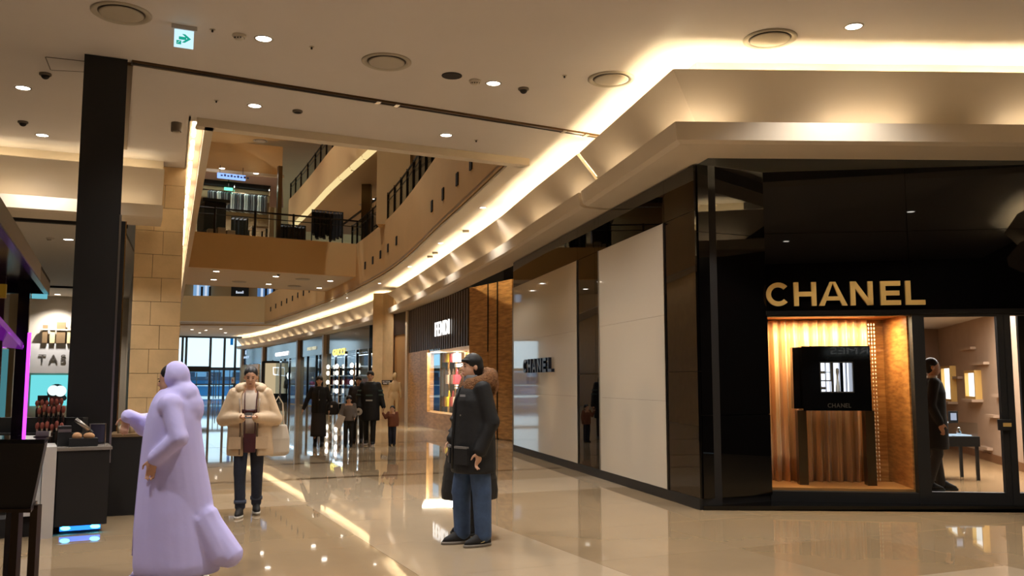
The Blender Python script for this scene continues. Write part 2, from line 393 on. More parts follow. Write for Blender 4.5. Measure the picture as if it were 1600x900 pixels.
# threshold plinth on the floor
struct(MB().prism([A+Vector((.0,-.02)), (9.4,10.62), C+dCD*6.2+nCD*.02, C+nCD*.02], 0, .05), 'trim_7', m_black, 'low black threshold along the boutique front')
# frames
tw0, tw1, td0, td1, tn0 = tCD(1200), tCD(1428), tCD(1440), tCD(1572), tCD(1588)
win = struct(MB().prism([C+dCD*0+nCD*.02, C+dCD*(tw0)+nCD*.02, C+dCD*tw0-nCD*.12, C-nCD*.12], .05, ZH), 'window_1', m_blackm, 'black framed display window with gold curtain')
slab(tw1,td0,.05,ZH,.03,.12,'window_frame',m_blackm,win); slab(tw0,tw1,.05,.17,.02,.12,'window_frame',m_blackm,win); slab(tw0,tw1,ZH-.04,ZH,.02,.12,'window_frame',m_blackm,win)
slab(tw0,tw1,.17,ZH-.04,-.03,.042,'pane',m_glass,win)
door = struct(MB().prism([C+dCD*td0+nCD*.02, C+dCD*(td0+.055)+nCD*.02, C+dCD*(td0+.055)-nCD*.05, C+dCD*td0-nCD*.05], .05, ZH), 'door_1', m_blackm, 'black framed glass boutique door with square handle')
slab(td1-.075,td1,.05,ZH,.02,.05,'door_frame',m_blackm,door); slab(td0+.055,td1-.075,.05,.19,.02,.05,'door_frame',m_blackm,door); slab(td0+.055,td1-.075,ZH-.06,ZH,.02,.05,'door_frame',m_blackm,door)
slab(td0+.055,td1-.075,.19,ZH-.06,-.01,.022,'pane',m_glass,door)
th0, th1 = tCD(1553), tCD(1574); zh0, zh1 = zCD(1560,672), zCD(1560,655)
h_ = slab(th0,th1,zh0,zh1,.07,-.03,'door_handle',m_blackm,door,bevel=.006); slab(th0+.05,th1-.01,zh0+.045,zh1-.04,.078,-.07,'handle_plate',m_gold,h_)
win2 = struct(MB().prism([C+dCD*td1+nCD*.03, C+dCD*(td1+.075)+nCD*.03, C+dCD*(td1+.075)-nCD*.1, C+dCD*td1-nCD*.1], .05, ZH), 'window_2', m_blackm, 'black framed glass pane right of the boutique door')
slab(td1+.075,6.2,.05,.19,.02,.1,'window_frame',m_blackm,win2); slab(td1+.075,6.2,ZH-.05,ZH,.02,.1,'window_frame',m_blackm,win2); slab(td1+.075,6.2,.19,ZH-.05,-.02,.032,'pane',m_glass,win2)
# --- vitrine behind window_1
VD = .95
def pt(t, back): q = C+dCD*t-nCD*back; return q
vit = struct(MB().prism([pt(tw0-.02,.12), pt(tw1+.02,.12), pt(tw1+.02,VD), pt(tw0-.02,VD)], .05, .2), 'display_plinth', M('honey oak base',(176,122,66),.35,noise=(4,.12),stretch=(1,1,6)), 'honey coloured base of the display window')
struct(MB().prism([pt(tw1-.02,.12), pt(tw1+.05,.12), pt(tw1+.05,VD+.3), pt(tw1-.02,VD+.3)], .2, ZH), 'wall_vitrine', wood('honey wood',(150,92,40),(196,136,72),2.5,.35,(2,2,14)), 'wood side of the display window')
struct(MB().prism([pt(tw0-.1,.1), pt(tw0-.02,.1), pt(tw0-.02,VD+.3), pt(tw0-.1,VD+.3)], .05, ZH), 'wall_vitrine', MATS['honey wood'])
struct(MB().prism([pt(tw0-.1,VD+.22), pt(tw1+.05,VD+.22), pt(tw1+.05,VD+.3), pt(tw0-.1,VD+.3)], .05, ZH), 'wall_vitrine', MATS['honey wood'])
struct(MB().prism([pt(tw0-.1,.12), pt(tw1+.05,.12), pt(tw1+.05,VD+.3), pt(tw0-.1,VD+.3)], ZH-.015, ZH+.02), 'ceiling_vitrine', MATS['honey wood'])
def curtain(t0, t1, back, z0, z1, name, mat, label, amp=.06, n=160, waves=11, parent=None):
    rings = []; rnd = random.Random(3); ph = [rnd.uniform(-.6,.6) for _ in range(60)]
    for z, am in ((z1,.55),(z1-.3,.8),((z0+z1)/2,1.0),(z0+.35,1.15),(z0,1.25)):
        fr_, bk_ = [], []
        for i in range(n+1):
            u = i/n; w = waves*u; ph_ = ph[int(w)]*(1-(w%1))+ph[int(w)+1]*(w%1)
            y = amp*am*(math.sin(2*math.pi*w+ph_*2)+.35*math.sin(4.7*math.pi*w+ph_*5))
            q = pt(t0+(t1-t0)*u, back+y); fr_.append((q.x,q.y,z)); q2 = pt(t0+(t1-t0)*u, back+y+.006); bk_.append((q2.x,q2.y,z))
        rings.append(fr_+bk_[::-1])
    o = build(MB().loft(rings), name, mat, parent, smooth=True)
    return tag(o, label, 'curtain')
m_curtain = M('gold curtain', (206,158,104), .42, noise=(9,.10), stretch=(1,1,.15), sheen=.3)
curtain(tw0+.0, tw1-.3, VD-.08, .2, ZH-.03, 'curtain', m_curtain, 'gold pleated curtain hanging in the boutique window')
# bead trim at the curtain's edge
bead = thing('bead_curtain','string of clear beads hanging beside the gold curtain','curtain',(*pt(tw1-.3,VD-.16),.2))
for i_ in range(3):
    mbd = MB(); z = .24
    while z < ZH-.06:
        q = pt(tw1-.3+.035*i_, VD-.16); mbd.ell((q.x,q.y,z),(.011,.011,.02),6,4); z += .05
    o = build(mbd,'bead_string',M('crystal bead',(220,190,150),.1,spec=.9),bead,smooth=True)
# black display case on two bronze legs
def cdp(px,py,back):  # pixel on the plane 'back' metres behind the glass
    a_ = C-nCD*back; b_ = D-nCD*back; p = PL(px,py,a_,b_); return (Vector((p.x,p.y))-C).dot(dCD), p.z
DB = .38
c0, zc1 = cdp(1252,541,DB); c1, zc0 = cdp(1363,642,DB)
case = thing('display_case','black display case with lit jewellery niche in the curtained window','display case',(*pt((c0+c1)/2,DB+.15),.2), math.atan2(dCD.y,dCD.x))
s0, sz1 = cdp(1282,567,DB); s1, sz0 = cdp(1333,612,DB)
m_case = M('black lacquer', (9,8,8), .06, spec=.7)
def cslab(t0,t1,z0,z1,f,b,name,mat,parent=case,bevel=0): return slab(t0,t1,z0,z1,-f,b,name,mat,parent,bevel=bevel)
cslab(c0,s0,zc0,zc1,DB,DB+.3,'case_front',m_case); cslab(s1,c1,zc0,zc1,DB,DB+.3,'case_front',m_case)
cslab(s0,s1,zc0,sz0,DB,DB+.3,'case_front',m_case); cslab(s0,s1,sz1,zc1,DB,DB+.3,'case_front',m_case)
cslab(s0,s1,sz0,sz1,DB+.2,DB+.3,'niche_back',EM('niche light',(238,240,255),1.6))
for t0,t1,z0,z1 in ((s0-.012,s1+.012,sz0-.012,sz0),(s0-.012,s1+.012,sz1,sz1+.012),(s0-.012,s0,sz0,sz1),(s1,s1+.012,sz0,sz1)): cslab(t0,t1,z0,z1,DB-.006,DB+.02,'niche_frame',m_steel)
wN = s1-s0; hN = sz1-sz0
for a0,a1,b0,b1 in ((.18,.2,.0,1.0),(.33,.35,.38,1.0),(.0,.36,.36,.40),(.2,.34,.66,.68),(.36,.42,0,1)): cslab(s0+wN*a0,s0+wN*a1,sz0+hN*b0,sz0+hN*b1,DB+.06,DB+.12,'niche_divider',m_steel)
for a0,a1 in ((.37,.47),(.68,.78),(.88,.90)): cslab(s0+wN*a0,s0+wN*a1,sz0,sz0+hN,DB+.12,DB+.19,'niche_panel',m_case)
bu = pt(s0+wN*.58,DB+.1)
build(MB().lathe((bu.x,bu.y,sz0),[(.028,0),(.026,.05),(.016,.13),(.012,.19),(.02,.25),(.017,.29),(.0,.30)],12),'bust',M('white bust',(245,243,240),.5),case,smooth=True)
for k_ in range(6):
    q = pt(s0+wN*(.05+.05*(k_%3)),DB+.08); build(MB().ell((q.x,q.y,sz0+hN*(.12+.55*(k_//3))),(.012,.012,.02),8,6),'jewel',m_chrome,case,smooth=True)
for px_ in (1254,1360):
    l0,_ = cdp(px_-7,700,DB+.1); l1,_ = cdp(px_+7,700,DB+.1); cslab(l0,l1,.2,zc0,DB+.06,DB+.24,'leg',m_bronze)
r0,_ = cdp(1240,600,DB+.1); cslab(r0,c0-.005,zc0+.02,zc1-.01,DB+.12,DB+.3,'side_box',m_case)
# text helper ------------------------------------------------------------
def text_mesh(ch, size, ext, off=0.0, shear=0.0):
    cu = bpy.data.curves.new('t','FONT'); cu.body = ch; cu.size = size; cu.extrude = ext; cu.offset = off; cu.shear = shear; cu.resolution_u = 3
    t = bpy.data.objects.new('t', cu); COL.objects.link(t); dg = bpy.context.evaluated_depsgraph_get()
    me = bpy.data.meshes.new_from_object(t.evaluated_get(dg)); bpy.data.objects.remove(t); bpy.data.curves.remove(cu); me.materials.clear(); return me
def letters(text, p0, p1, z0, z1, mat, root, ext=.01, off=0.0, space=.12, stretch=True, nrm_off=.0):
    # letters standing on the plan line p0 -> p1 (left to right for the viewer), between heights z0 and z1
    p0 = Vector(p0[:2]); p1 = Vector(p1[:2]); d = (p1-p0); W = d.length; d.normalize(); n = Vector((d.y,-d.x))
    items = []; x = 0; H_ = None
    for ch in text:
        if ch == ' ': x += .35; continue
        me = text_mesh(ch, 1.0, 0.0 if ext == 0 else .02, off); xs = [v.co.x for v in me.vertices]; w = max(xs)-min(xs); items.append((me, x, min(xs), w)); x += w+space
    W0 = x-space; ys = [v.co.y for me,*_ in items for v in me.vertices]; y0, y1 = min(ys), max(ys); k = W/W0; kz = (z1-z0)/(y1-y0)
    loc, rz = xf_of(root); ci, si = math.cos(-rz), math.sin(-rz)
    for me, xo, xm, w in items:
        for v in me.vertices:
            a = (v.co.x-xm+xo)*k; dep = nrm_off+(ext if v.co.z > 0 else 0.0)
            q = p0+d*a+n*dep; zz = z0+(v.co.y-y0)*kz
            v.co = ((q.x-loc.x)*ci-(q.y-loc.y)*si, (q.x-loc.x)*si+(q.y-loc.y)*ci, zz-loc.z)
        link_mesh('letter', me, mat, root)
# big gold letters over the window : built from strokes
def stroke_letters(word, p0, d, n, z0, h, xs, mat, root, th=.045, dep=.03):
    def q(x,z,o): v = p0+d*x+n*o; return (v.x,v.y,z0+z)
    def poly(mb, pts): # pts (x,z) convex polygon
        k = len(pts); fr_ = [q(x,z,dep) for x,z in pts]; bk_ = [q(x,z,0) for x,z in pts]
        mb.add(fr_+bk_, [tuple(range(k)), tuple(range(2*k-1,k-1,-1))]+[(i,(i+1)%k,(i+1)%k+k,i+k) for i in range(k)])
    for ch, (x0,x1) in zip(word, xs):
        mb = MB(); w = x1-x0; r = lambda a,b,c,e: poly(mb,[(a,b),(c,b),(c,e),(a,e)])
        if ch == 'C':
            cx, cz, ro = x0+h*.5, h/2, h/2; N = 22; a0, a1 = math.radians(42), math.radians(318)
            for i in range(N):
                b0 = a0+(a1-a0)*i/N; b1 = a0+(a1-a0)*(i+1)/N; ri = ro-th
                poly(mb, [(cx+ro*math.cos(b0),cz+ro*math.sin(b0)),(cx+ro*math.cos(b1),cz+ro*math.sin(b1)),(cx+ri*math.cos(b1),cz+ri*math.sin(b1)),(cx+ri*math.cos(b0),cz+ri*math.sin(b0))])
        if ch == 'H': r(x0,0,x0+th,h); r(x1-th,0,x1,h); r(x0+th,h/2-th/2,x1-th,h/2+th/2)
        if ch == 'A':
            m = (x0+x1)/2; poly(mb,[(x0,0),(x0+th*1.1,0),(m+th*.1,h),(m-th*.55,h)]); poly(mb,[(x1-th*1.1,0),(x1,0),(m+th*.55,h),(m-th*.1,h)]); r(x0+w*.25,h*.22,x1-w*.25,h*.22+th*.85)
        if ch == 'N': r(x0,0,x0+th,h); r(x1-th,0,x1,h); poly(mb,[(x0,h),(x1-th*1.15,0),(x1,0),(x0+th*1.15,h)])
        if ch == 'E': r(x0,0,x0+th,h); r(x0+th,0,x1,th); r(x0+th,h-th,x1,h); r(x0+th,h/2-th/2,x1-w*.06,h/2+th/2)
        if ch == 'L': r(x0,0,x0+th,h); r(x0+th,0,x1,th)
        build(mb, 'letter', mat, root)
zl0, zl1 = zCD(1310,478), zCD(1310,441)
sg = thing('shop_sign','large gold capital letters above the curtained window','sign',(*(C+dCD*tCD(1200)+nCD*.03),zl0))
lx = [(tCD(a,460)-tCD(1196,460), tCD(b,460)-tCD(1196,460)) for a,b in ((1196,1230),(1239,1274),(1278,1322),(1327,1362),(1374,1405),(1413,1443))]
lx = [(a,b) for a,b in lx]
stroke_letters('CHANEL', C+dCD*tCD(1196,460)+nCD*.03, dCD, nCD, zl0, zl1-zl0, lx, m_gold, sg, .058, .035)
# dark letters on the cream panel
sg = thing('shop_sign','dark blue-grey capital letters mounted on the farther cream panel','sign',(*Vector(on_ab(824,580)[:2]),1.7))
a_ = on_ab(824,572); b_ = on_ab(869,572); nAB = Vector((-dAB.y,dAB.x))
z0_, z1_ = on_ab(846,582).z, on_ab(846,560).z
La = (Vector(b_[:2])-Vector(a_[:2])).length; e0 = Vector(a_[:2])+nAB*.035
ww = [(0,.13),(.175,.3),(.34,.49),(.525,.66),(.71,.82),(.88,1.0)]
stroke_letters('CHANEL', e0, -dAB, nAB, z0_, z1_-z0_, [(a*La,b*La) for a,b in ww], M('blue black letter',(34,38,52),.25), sg, .06, .06)
# small letters under the niche
zc = zc0+(sz0-zc0)*.16
sg = thing('case_lettering','small silver capital letters on the black display case','sign',(*pt((s0+s1)/2,DB),zc))
p0_ = pt(s0+wN*.18,DB-.002); p1_ = pt(s1-wN*.08,DB-.002); letters('CHANEL', p0_, p1_, zc, zc+.055, m_steel, sg, .003, .012)
# --- shop interior behind the door
m_shopwall = M('boutique wall', (176,150,126), .7, noise=(3,.06))
w0 = PZ(1490,703,0); w1 = PZ(1576,731,0)
W0 = Vector((w0.x,w0.y)); W1 = Vector((w1.x,w1.y)); dW = (W1-W0).normalized()
struct(MB().wallbox(W0-dW*1.0, W1+dW*1.3, 0, 2.75, -.1), 'wall_boutique', m_shopwall, 'beige inner wall of the boutique with lit niches')
struct(MB().wallbox(W0-dW*1.0, W1+dW*1.3, 0, .16, .02), 'baseboard_boutique', M('tan skirting',(120,82,50),.5), 'tan skirting board inside the boutique')
Wl = W0-dW*1.0
struct(MB().wallbox(Wl, Wl+Vector((-4,-1.0)), 0, 2.75, .1), 'wall_boutique', M('boutique rear wall',(150,124,104),.7), 'rear wall of the boutique')
bint = [(4.6,11.6),(13,10.6),(13,21.5),(2.0,21.5),(2.0,14)]
struct(MB().prism(bint, 2.72, 2.8), 'ceiling_boutique', M('boutique ceiling',(214,206,196),.8), 'pale ceiling inside the boutique')
struct(MB().prism([(4.7,11.3),(11,10.5),(12,21),(2.5,21),(2.5,14)], .0, .012), 'floor_boutique', M('boutique floor',(176,144,104),.12,noise=(2,.08)), 'tan floor inside the boutique')
struct(MB().wallbox((2.6,12.4),(2.6,21), 0, 2.75, -.1), 'wall_boutique', m_shopwall)
struct(MB().wallbox((12.2,10.5),(12.2,21), 0, 2.75, .1), 'wall_boutique', m_shopwall)
struct(MB().wallbox(pt(td1+.35,.5), pt(6.2,.7), 0, 2.7, .05), 'wall_dark_sheet', M('dark olive sheet',(52,44,34),.3), 'added dark sheet dimming the view behind the pane right of the door')  # dark sheet added so the interior behind this pane looks dim
for a in (.62,1.0,1.5,.55,1.05,1.45,2.0):
    pass
def niche(px0, px1, py0, py1):
    p = PL((px0+px1)/2,(py0+py1)/2,W0,W1); q0 = PL(px0,py0,W0,W1); q1 = PL(px1,py1,W0,W1); a = (Vector(q0[:2])-W0).dot(dW); b = (Vector(q1[:2])-W0).dot(dW)
    nW = Vector((dW.y,-dW.x)); 
    t = thing('wall_niche','tall lit display niche on the boutique wall, %s of the two' % ('left' if px0 < 1500 else 'right'),'display niche',(p.x,p.y,min(q0.z,q1.z)))
    P = lambda s_,o: W0+dW*s_+nW*o
    build(MB().prism([P(a,.0),P(b,.0),P(b,.05),P(a,.05)], q1.z, q0.z),'light_box',EM('niche glow',(255,248,240),1.6),t)
    for s0_,s1_,z0_,z1_ in ((a-.05,a,q1.z-.05,q0.z+.05),(b,b+.05,q1.z-.05,q0.z+.05),(a,b,q1.z-.05,q1.z),(a,b,q0.z,q0.z+.05)): build(MB().prism([P(s0_,0),P(s1_,0),P(s1_,.12),P(s0_,.12)],z0_,z1_),'frame',m_gold,t)
    build(MB().prism([P(a-.05,0),P(b+.1,0),P(b+.1,.2),P(a-.05,.2)],q1.z-.1,q1.z-.05),'ledge',m_shopwall,t)
niche(1479,1495,576,624); niche(1517,1534,583,620)
for li_, (px_, py_, wd) in enumerate(((1515,545,.5),(1535,568,.5),(1500,590,.25),(1555,650,.3),(1545,700,.3),(1565,618,.25))):
    p = PL(px_,py_,W0,W1); nW = Vector((dW.y,-dW.x)); s_ = (Vector(p[:2])-W0).dot(dW); P = lambda q,o: W0+dW*q+nW*o
    o = build(MB().prism([P(s_-wd,0),P(s_+wd,0),P(s_+wd,.1),P(s_-wd,.1)],p.z-.025,p.z+.025),'wall_ledge',m_shopwall)
    tag(o,'narrow beige ledge on the boutique wall, '+['topmost','second from the top','beside the left niche','lower right, under the right niche','lowest','at the right end'][li_],'ledge','ledges on the boutique wall')
ta = PZ(1484,738,0); tb = PZ(1533,752,0)
tb_ = thing('jewellery_table','black display table with glass top case in the boutique','table',((ta.x+tb.x)/2,tb.y+.25,0.012))
tx0, tx1, ty0 = 5.6, tb.x, tb.y; ztb = PY(1500,682,ty0).z; ztg = PY(1500,661,ty0).z
for x_ in (tx0+.02,tx1-.04):
    for y_ in (ty0,ty0+.5): build(MB().box(x_-.02,x_+.02,y_-.02,y_+.02,.012,ztb-.14),'leg',m_blackm,tb_)
build(MB().box(tx0-.02,tx1,ty0-.03,ty0+.53,ztb-.15,ztb),'table_top',m_blackm,tb_)
gl = build(MB().box(tx0-.02,tx1-.02,ty0-.02,ty0+.52,ztb,ztg),'glass_case',m_glass,tb_)
m_jl = EM('jewel tray light',(225,240,255),.9)
for k_ in range(3):
    x_ = tx1-.2-.3*k_; build(MB().box(x_-.12,x_+.12,ty0+.05,ty0+.35,ztb+.004,ztb+.02),'tray',m_jl,tb_); build(MB().lathe((x_,ty0+.2,ztb+.02),[(.03,0),(.045,.04),(.02,.07),(.03,.1),(0,.11)],10),'bracelet',m_chrome,tb_,smooth=True)
fr_ = thing('counter_sign','small framed picture standing on the boutique display table','frame',(PY(1490,655,ty0+.3).x,ty0+.3,ztg))
x_ = PY(1490,655,ty0+.3).x; build(MB().box(x_-.07,x_+.07,ty0+.3,ty0+.33,ztg,ztg+.17),'frame',m_blackm,fr_); build(MB().box(x_-.045,x_+.045,ty0+.295,ty0+.3,ztg+.03,ztg+.14),'picture',EM('picture glow',(200,205,225),.7),fr_)
def area(name, loc, size, power, col, rot=(0,0,0), sy=None):
    l = bpy.data.lights.new(name,'AREA'); l.energy = power; l.color = col; l.size = size
    if sy: l.shape = 'RECTANGLE'; l.size_y = sy
    o = bpy.data.objects.new(name, l); COL.objects.link(o); o.location = loc; o.rotation_euler = rot; return o
q = pt((tw0+tw1)/2,.5); area('vitrine_lamp',(q.x,q.y,ZH-.05),1.3,80,(1,.76,.46),(0,0,math.atan2(dCD.y,dCD.x)),.3)
area('boutique_lamp',(7.2,14.5,2.68),3.0,300,(1,.88,.80))
# ---------------------------------------------------------------- recess, travertine pier, shop with dark ribbed fascia
P1 = Vector((.03,22.98)); P2 = Vector((-1.18,25.2)); P3 = Vector((-3.85,33.6))
wp = struct(MB().wallbox(P1, P2, 0, 4.13, .3), 'wall_pier', m_travert, 'veined travertine pier beside the dark ribbed shop front')
dP = (P2-P1).normalized(); LP = (P2-P1).length; nP = Vector((-dP.y,dP.x))
def pl(px): p = PL(px,600,P1,P2); return (Vector(p[:2])-P1).dot(dP)
cuts = [0, pl(779), pl(764), LP]
for a_, b_ in zip(cuts, cuts[1:]):
    for z0, z1 in ((0.02,1.0),(1.0,2.05),(2.05,3.1),(3.1,4.13)):
        build(MB().prism([P1+dP*(a_+.012), P1+dP*(b_-.012), P1+dP*(b_-.012)+nP*.03, P1+dP*(a_+.012)+nP*.03], z0+.001, z1-.001), 'stone_slab', m_travert, wp)
for px_, z0 in ((779,0),(764,2.3)): s_ = pl(px_); build(MB().prism([P1+dP*(s_-.02),P1+dP*(s_+.02),P1+dP*(s_+.02)+nP*.05,P1+dP*(s_-.02)+nP*.05], z0, 4.13),'metal_channel',m_blackmet,wp)
struct(MB().wallbox(P1+Vector((.02,-.02)), P1+Vector((1.2,.6)), 0, 4.13, -.2), 'wall_pier_return', m_travert)
# floor-to-ceiling back wall behind everything on the right so that no daylight leaks in
struct(MB().sweep([(1.6,0),(1.6,5.3),(1.8,5.3),(1.8,0)], [Vector((2.5,20.5))]+[p for i,p in enumerate(WALLP) if p.y > 26 and i % 3 == 0]), 'wall_backing', m_dark)
struct(MB().box(2.2,9.9,11.2,21.2,2.85,5.3), 'wall_service_core', m_dark)
# dark ribbed fascia + display
fd = (P3-P2).normalized(); fn = Vector((-fd.y,fd.x)); LF = (P3-P2).length
def pf(px, py=600): p = PL(px,py,P2,P3); return (Vector(p[:2])-P2).dot(fd)
def fp(s_, o): q = P2+fd*s_+fn*o; return q
zf0 = PL(733,536,P2,P3).z; zf0 = 2.55
ff = struct(MB().prism([fp(0,0),fp(LF,0),fp(LF,-.3),fp(0,-.3)], 2.55, 4.13), 'wall_ribbed_front', M('dark brown metal',(46,32,26),.4,metal=.4), 'dark brown ribbed metal fascia of the lit shop front')
nrib = 30; m_rib = M('dark brown rib',(52,36,30),.33,metal=.5)
rib = MB().prism([(0,0),(.30,0),(.29,.03),(.22,.055),(.08,.055),(.01,.03)], 2.5, 4.12); rme = None
for k_ in range(int(LF/.3)):
    q = fp(k_*.3,0); o = build(rib,'rib',m_rib) if rme is None else bpy.data.objects.new('rib',rme); 
    if rme is None: rme = o.data
    else: COL.objects.link(o)
    o.parent = ff; o.location = (q.x,q.y,0); o.rotation_euler = (0,0,math.atan2(fd.y,fd.x))
sF0, sF1 = pf(706), pf(684); 
sg = thing('shop_sign','white lit capital letters on the dark ribbed fascia','sign',(*fp(sF0,.07),3.0))
zA, zB = PL(694,524,P2,P3).z, PL(694,502,P2,P3).z
letters('FENDI', fp(sF1,.08), fp(sF0,.08), zA, zB, m_emwhite, sg, .04, .0, .16)
# stone base and jambs
sB = pf(682); sC = pf(660); sD = pf(672)
struct(MB().prism([fp(0,0),fp(sB,.1),fp(LF,.05),fp(LF,-.4),fp(0,-.4)], 0, .5), 'wall_ribbed_base', m_travert2, 'travertine base under the lit shop window')
struct(MB().prism([fp(sC,.06),fp(LF,.06),fp(LF,-.4),fp(sC,-.4)], .5, 2.55), 'wall_ribbed_jamb', m_travert, 'travertine wall left of the lit shop window')
struct(MB().prism([fp(sD,.1),fp(sC,.1),fp(sC,.0),fp(sD,.0)], .5, 2.55), 'trim_8', m_travert2, 'pale travertine jamb of the lit shop window')
struct(MB().prism([fp(0,-1.3),fp(sC,-1.3),fp(sC,-1.4),fp(0,-1.4)], 0, 2.6), 'wall_shelf_back', M('shop back wall',(176,130,84),.5), 'warm brown back wall inside the lit shop')
struct(MB().prism([fp(0,0),fp(sC,0),fp(sC,-1.4),fp(0,-1.4)], 2.5, 2.56), 'ceiling_shop', m_cornice)
wnd = struct(MB().prism([fp(0,.02),fp(sD,.06),fp(sD,.04),fp(0,.0)], .5, 2.55), 'window_3', m_glass, 'large pane of the lit shop window')
# screen, shelves with bags, hanging garments
def in_shop(px, back): 
    a_ = P2-fn*back; b_ = P3-fn*back; p = PL(px,600,a_,b_); return (Vector(p[:2])-P2).dot(fd)
def zshop(px,py,back): return PL(px,py,P2-fn*back,P3-fn*back).z
bk = .5
s0_, s1_ = in_shop(684,bk), in_shop(673,bk)
sc_ = thing('video_screen','light blue video screen in the lit shop window','screen',(*fp(s0_,-bk),.5))
zz0, zz1 = zshop(678,571,bk), min(zshop(678,537,bk),2.44)
build(MB().prism([fp(s0_,-bk),fp(s1_,-bk),fp(s1_,-bk-.06),fp(s0_,-bk-.06)],zz0,zz1),'screen',EM('sky screen',(110,185,225),1.1),sc_); build(MB().prism([fp(s0_,-bk-.06),fp(s1_,-bk-.06),fp(s1_,-bk-.1),fp(s0_,-bk-.1)],.5,zz1+.02),'stand',m_blackm,sc_)
bk2 = 1.0
h0, h1 = in_shop(731,bk2), in_shop(692,bk2)
shl = thing('lit_shelving','white lit shelving of bags behind the shop window','shelf',(*fp(h0,-bk2),.0))
m_lsh = EM('shelf light',(255,250,240),2.6)
m_gold2 = M('brass upright',(190,150,90),.25,metal=1)
for py_ in (532,536,541,569,572,602,606,637,642,648):
    z_ = zshop(715,py_,bk2); build(MB().prism([fp(h0,-bk2),fp((h0+h1)/2 if py_>530 else h1,-bk2),fp((h0+h1)/2,-bk2-.25),fp(h0,-bk2-.25)],z_-.025,z_+.02),'shelf_board',m_lsh,shl)
for px_ in (727,712,700,688):
    s_ = in_shop(px_,bk2); build(MB().prism([fp(s_-.03,-bk2+.02),fp(s_+.03,-bk2+.02),fp(s_+.03,-bk2-.05),fp(s_-.03,-bk2-.05)],.0,2.5),'upright',m_gold2,shl)
rb = random.Random(5)
bagc = [(210,120,60),(240,220,60),(150,40,50),(230,225,215),(40,40,45),(190,170,150),(90,70,60),(220,60,80)]
for r_, (pt_, pb_) in enumerate(((541,566),(574,600),(608,635))):
    for c_ in range(4):
        px_ = 696+c_*6.0; z0_ = zshop(px_,pb_,bk2-.1); z1_ = zshop(px_,pt_+3,bk2-.1); s_ = in_shop(px_,bk2-.1); q = fp(s_,-bk2+.1); kk = (r_*4+c_)
        nm = ['first','second','third','fourth'][c_]+' bag from the left on the '+['top','middle','bottom'][r_]+' shelf row of the lit shop window'
        bg = thing('handbag', nm, 'bag', (q.x,q.y,z0_), math.atan2(fd.y,fd.x), 'bags in the lit shop window')
        hh = z1_-z0_; mcol = M('bag leather %d' % kk, bagc[kk % 8], .4)
        build(MB().loft([[(-w,-.1,z),(w,-.1,z),(w,.1,z),(-w,.1,z)] for w,z in ((.16,0),(.17,hh*.1),(.14,hh*.6),(.1,hh*.62))]),'body',mcol,bg,local=True)
        build(MB().tube([(-.09,0,hh*.6),(-.08,0,hh*.85),(0,0,hh),(.08,0,hh*.85),(.09,0,hh*.6)],.018,6),'handle',mcol,bg,local=True)
rail = thing('garment_rail','brass garment rail in the lit shop window','rack',(*fp(in_shop(682,.8),-.8),0))
ra, rb_ = in_shop(694,.8), in_shop(676,.8); zr = zshop(684,575,.8)
build(MB().tube([(*fp(ra,-.8),0),(*fp(ra,-.8),zr),(*fp(rb_,-.8),zr),(*fp(rb_,-.8),0)],.02,6),'frame',m_gold2,rail)
gc = [(90,84,86),(196,90,120),(120,118,124),(170,60,96),(150,148,150),(70,66,70)]
gn = ['charcoal','pink','grey','crimson','pale grey','dark grey']
for k_ in range(6):
    s_ = ra+(rb_-ra)*(k_+.5)/6; q = fp(s_,-.8); L_g = [1.0,.8,1.05,.75,1.1,.9][k_]
    g = thing('hanging_garment', gn[k_]+' garment hanging on the brass rail of the lit shop window','clothing',(q.x,q.y,zr), math.atan2(fd.y,fd.x)+1.2, 'garments on the brass rail')
    build(MB().loft([[(-w,-.05,z),(w,-.05,z),(w,.05,z),(-w,.05,z)] for w,z in ((.06,-.06),(.22,-.16),(.17,-.5),(.24,-L_g))]),'cloth',M('garment '+gn[k_],gc[k_],.8),g,local=True,smooth=False)
    build(MB().tube([(0,0,.02),(0,0,-.06)],.008,5),'hook',m_chrome,g,local=True)
area('shop_lamp',(*fp((in_shop(700,.5)),-.5),2.45),1.5,220,(1,.88,.66))
# ---------------------------------------------------------------- bays further along the right side
def curve_at_px(path, px):
    best = None
    for a, b in zip(path, path[1:]):
        for k in range(12):
            p = a+(b-a)*(k/12); w = p.y*cp_; x = 800+F_PX*p.x/w
            if best is None or abs(x-px) < best[0]: best = (abs(x-px), p)
    return best[1].copy()
# narrow bay with mirrored wood panel and black sign
Q0 = P3.copy(); Q1 = curve_at_px(WALLP[20:], 613); Q1 = Vector((-4.72,35.6)); dq = (Q1-Q0).normalized(); nq = Vector((-dq.y,dq.x)); LQ = (Q1-Q0).length
struct(MB().prism([Q0+nq*.12-dq*.12, Q0+nq*.12+dq*.12, Q0-nq*.3+dq*.12, Q0-nq*.3-dq*.12], 0, 4.14), 'trim_9', m_frame, 'slim pale post left of the dark ribbed shop front')
wb = struct(MB().prism([Q0,Q1,Q1-nq*.2,Q0-nq*.2], 0, 3.3), 'wall_narrow_bay', M('amber mirror panel',(168,124,76),.12,spec=.8), 'amber glossy panel beside the slim pale post')
build(MB().prism([Q0+nq*.04,Q1+nq*.04,Q1,Q0],3.3,4.14),'dark_header',M('dark header',(42,30,26),.4),wb)
pm = Q0+(Q1-Q0)*.93
build(MB().prism([pm-dq*.07+nq*.06,pm+dq*.07+nq*.06,pm+dq*.07,pm-dq*.07],0,3.9),'black_post',m_blackm,wb)
mq = thing('mannequin','pale mannequin standing by the amber panel','mannequin',(*(Q0+(Q1-Q0)*.3+nq*.35),0))
bx_, by_ = (Q0+(Q1-Q0)*.3+nq*.35)
m_mann = M('mannequin cream',(214,186,140),.5)
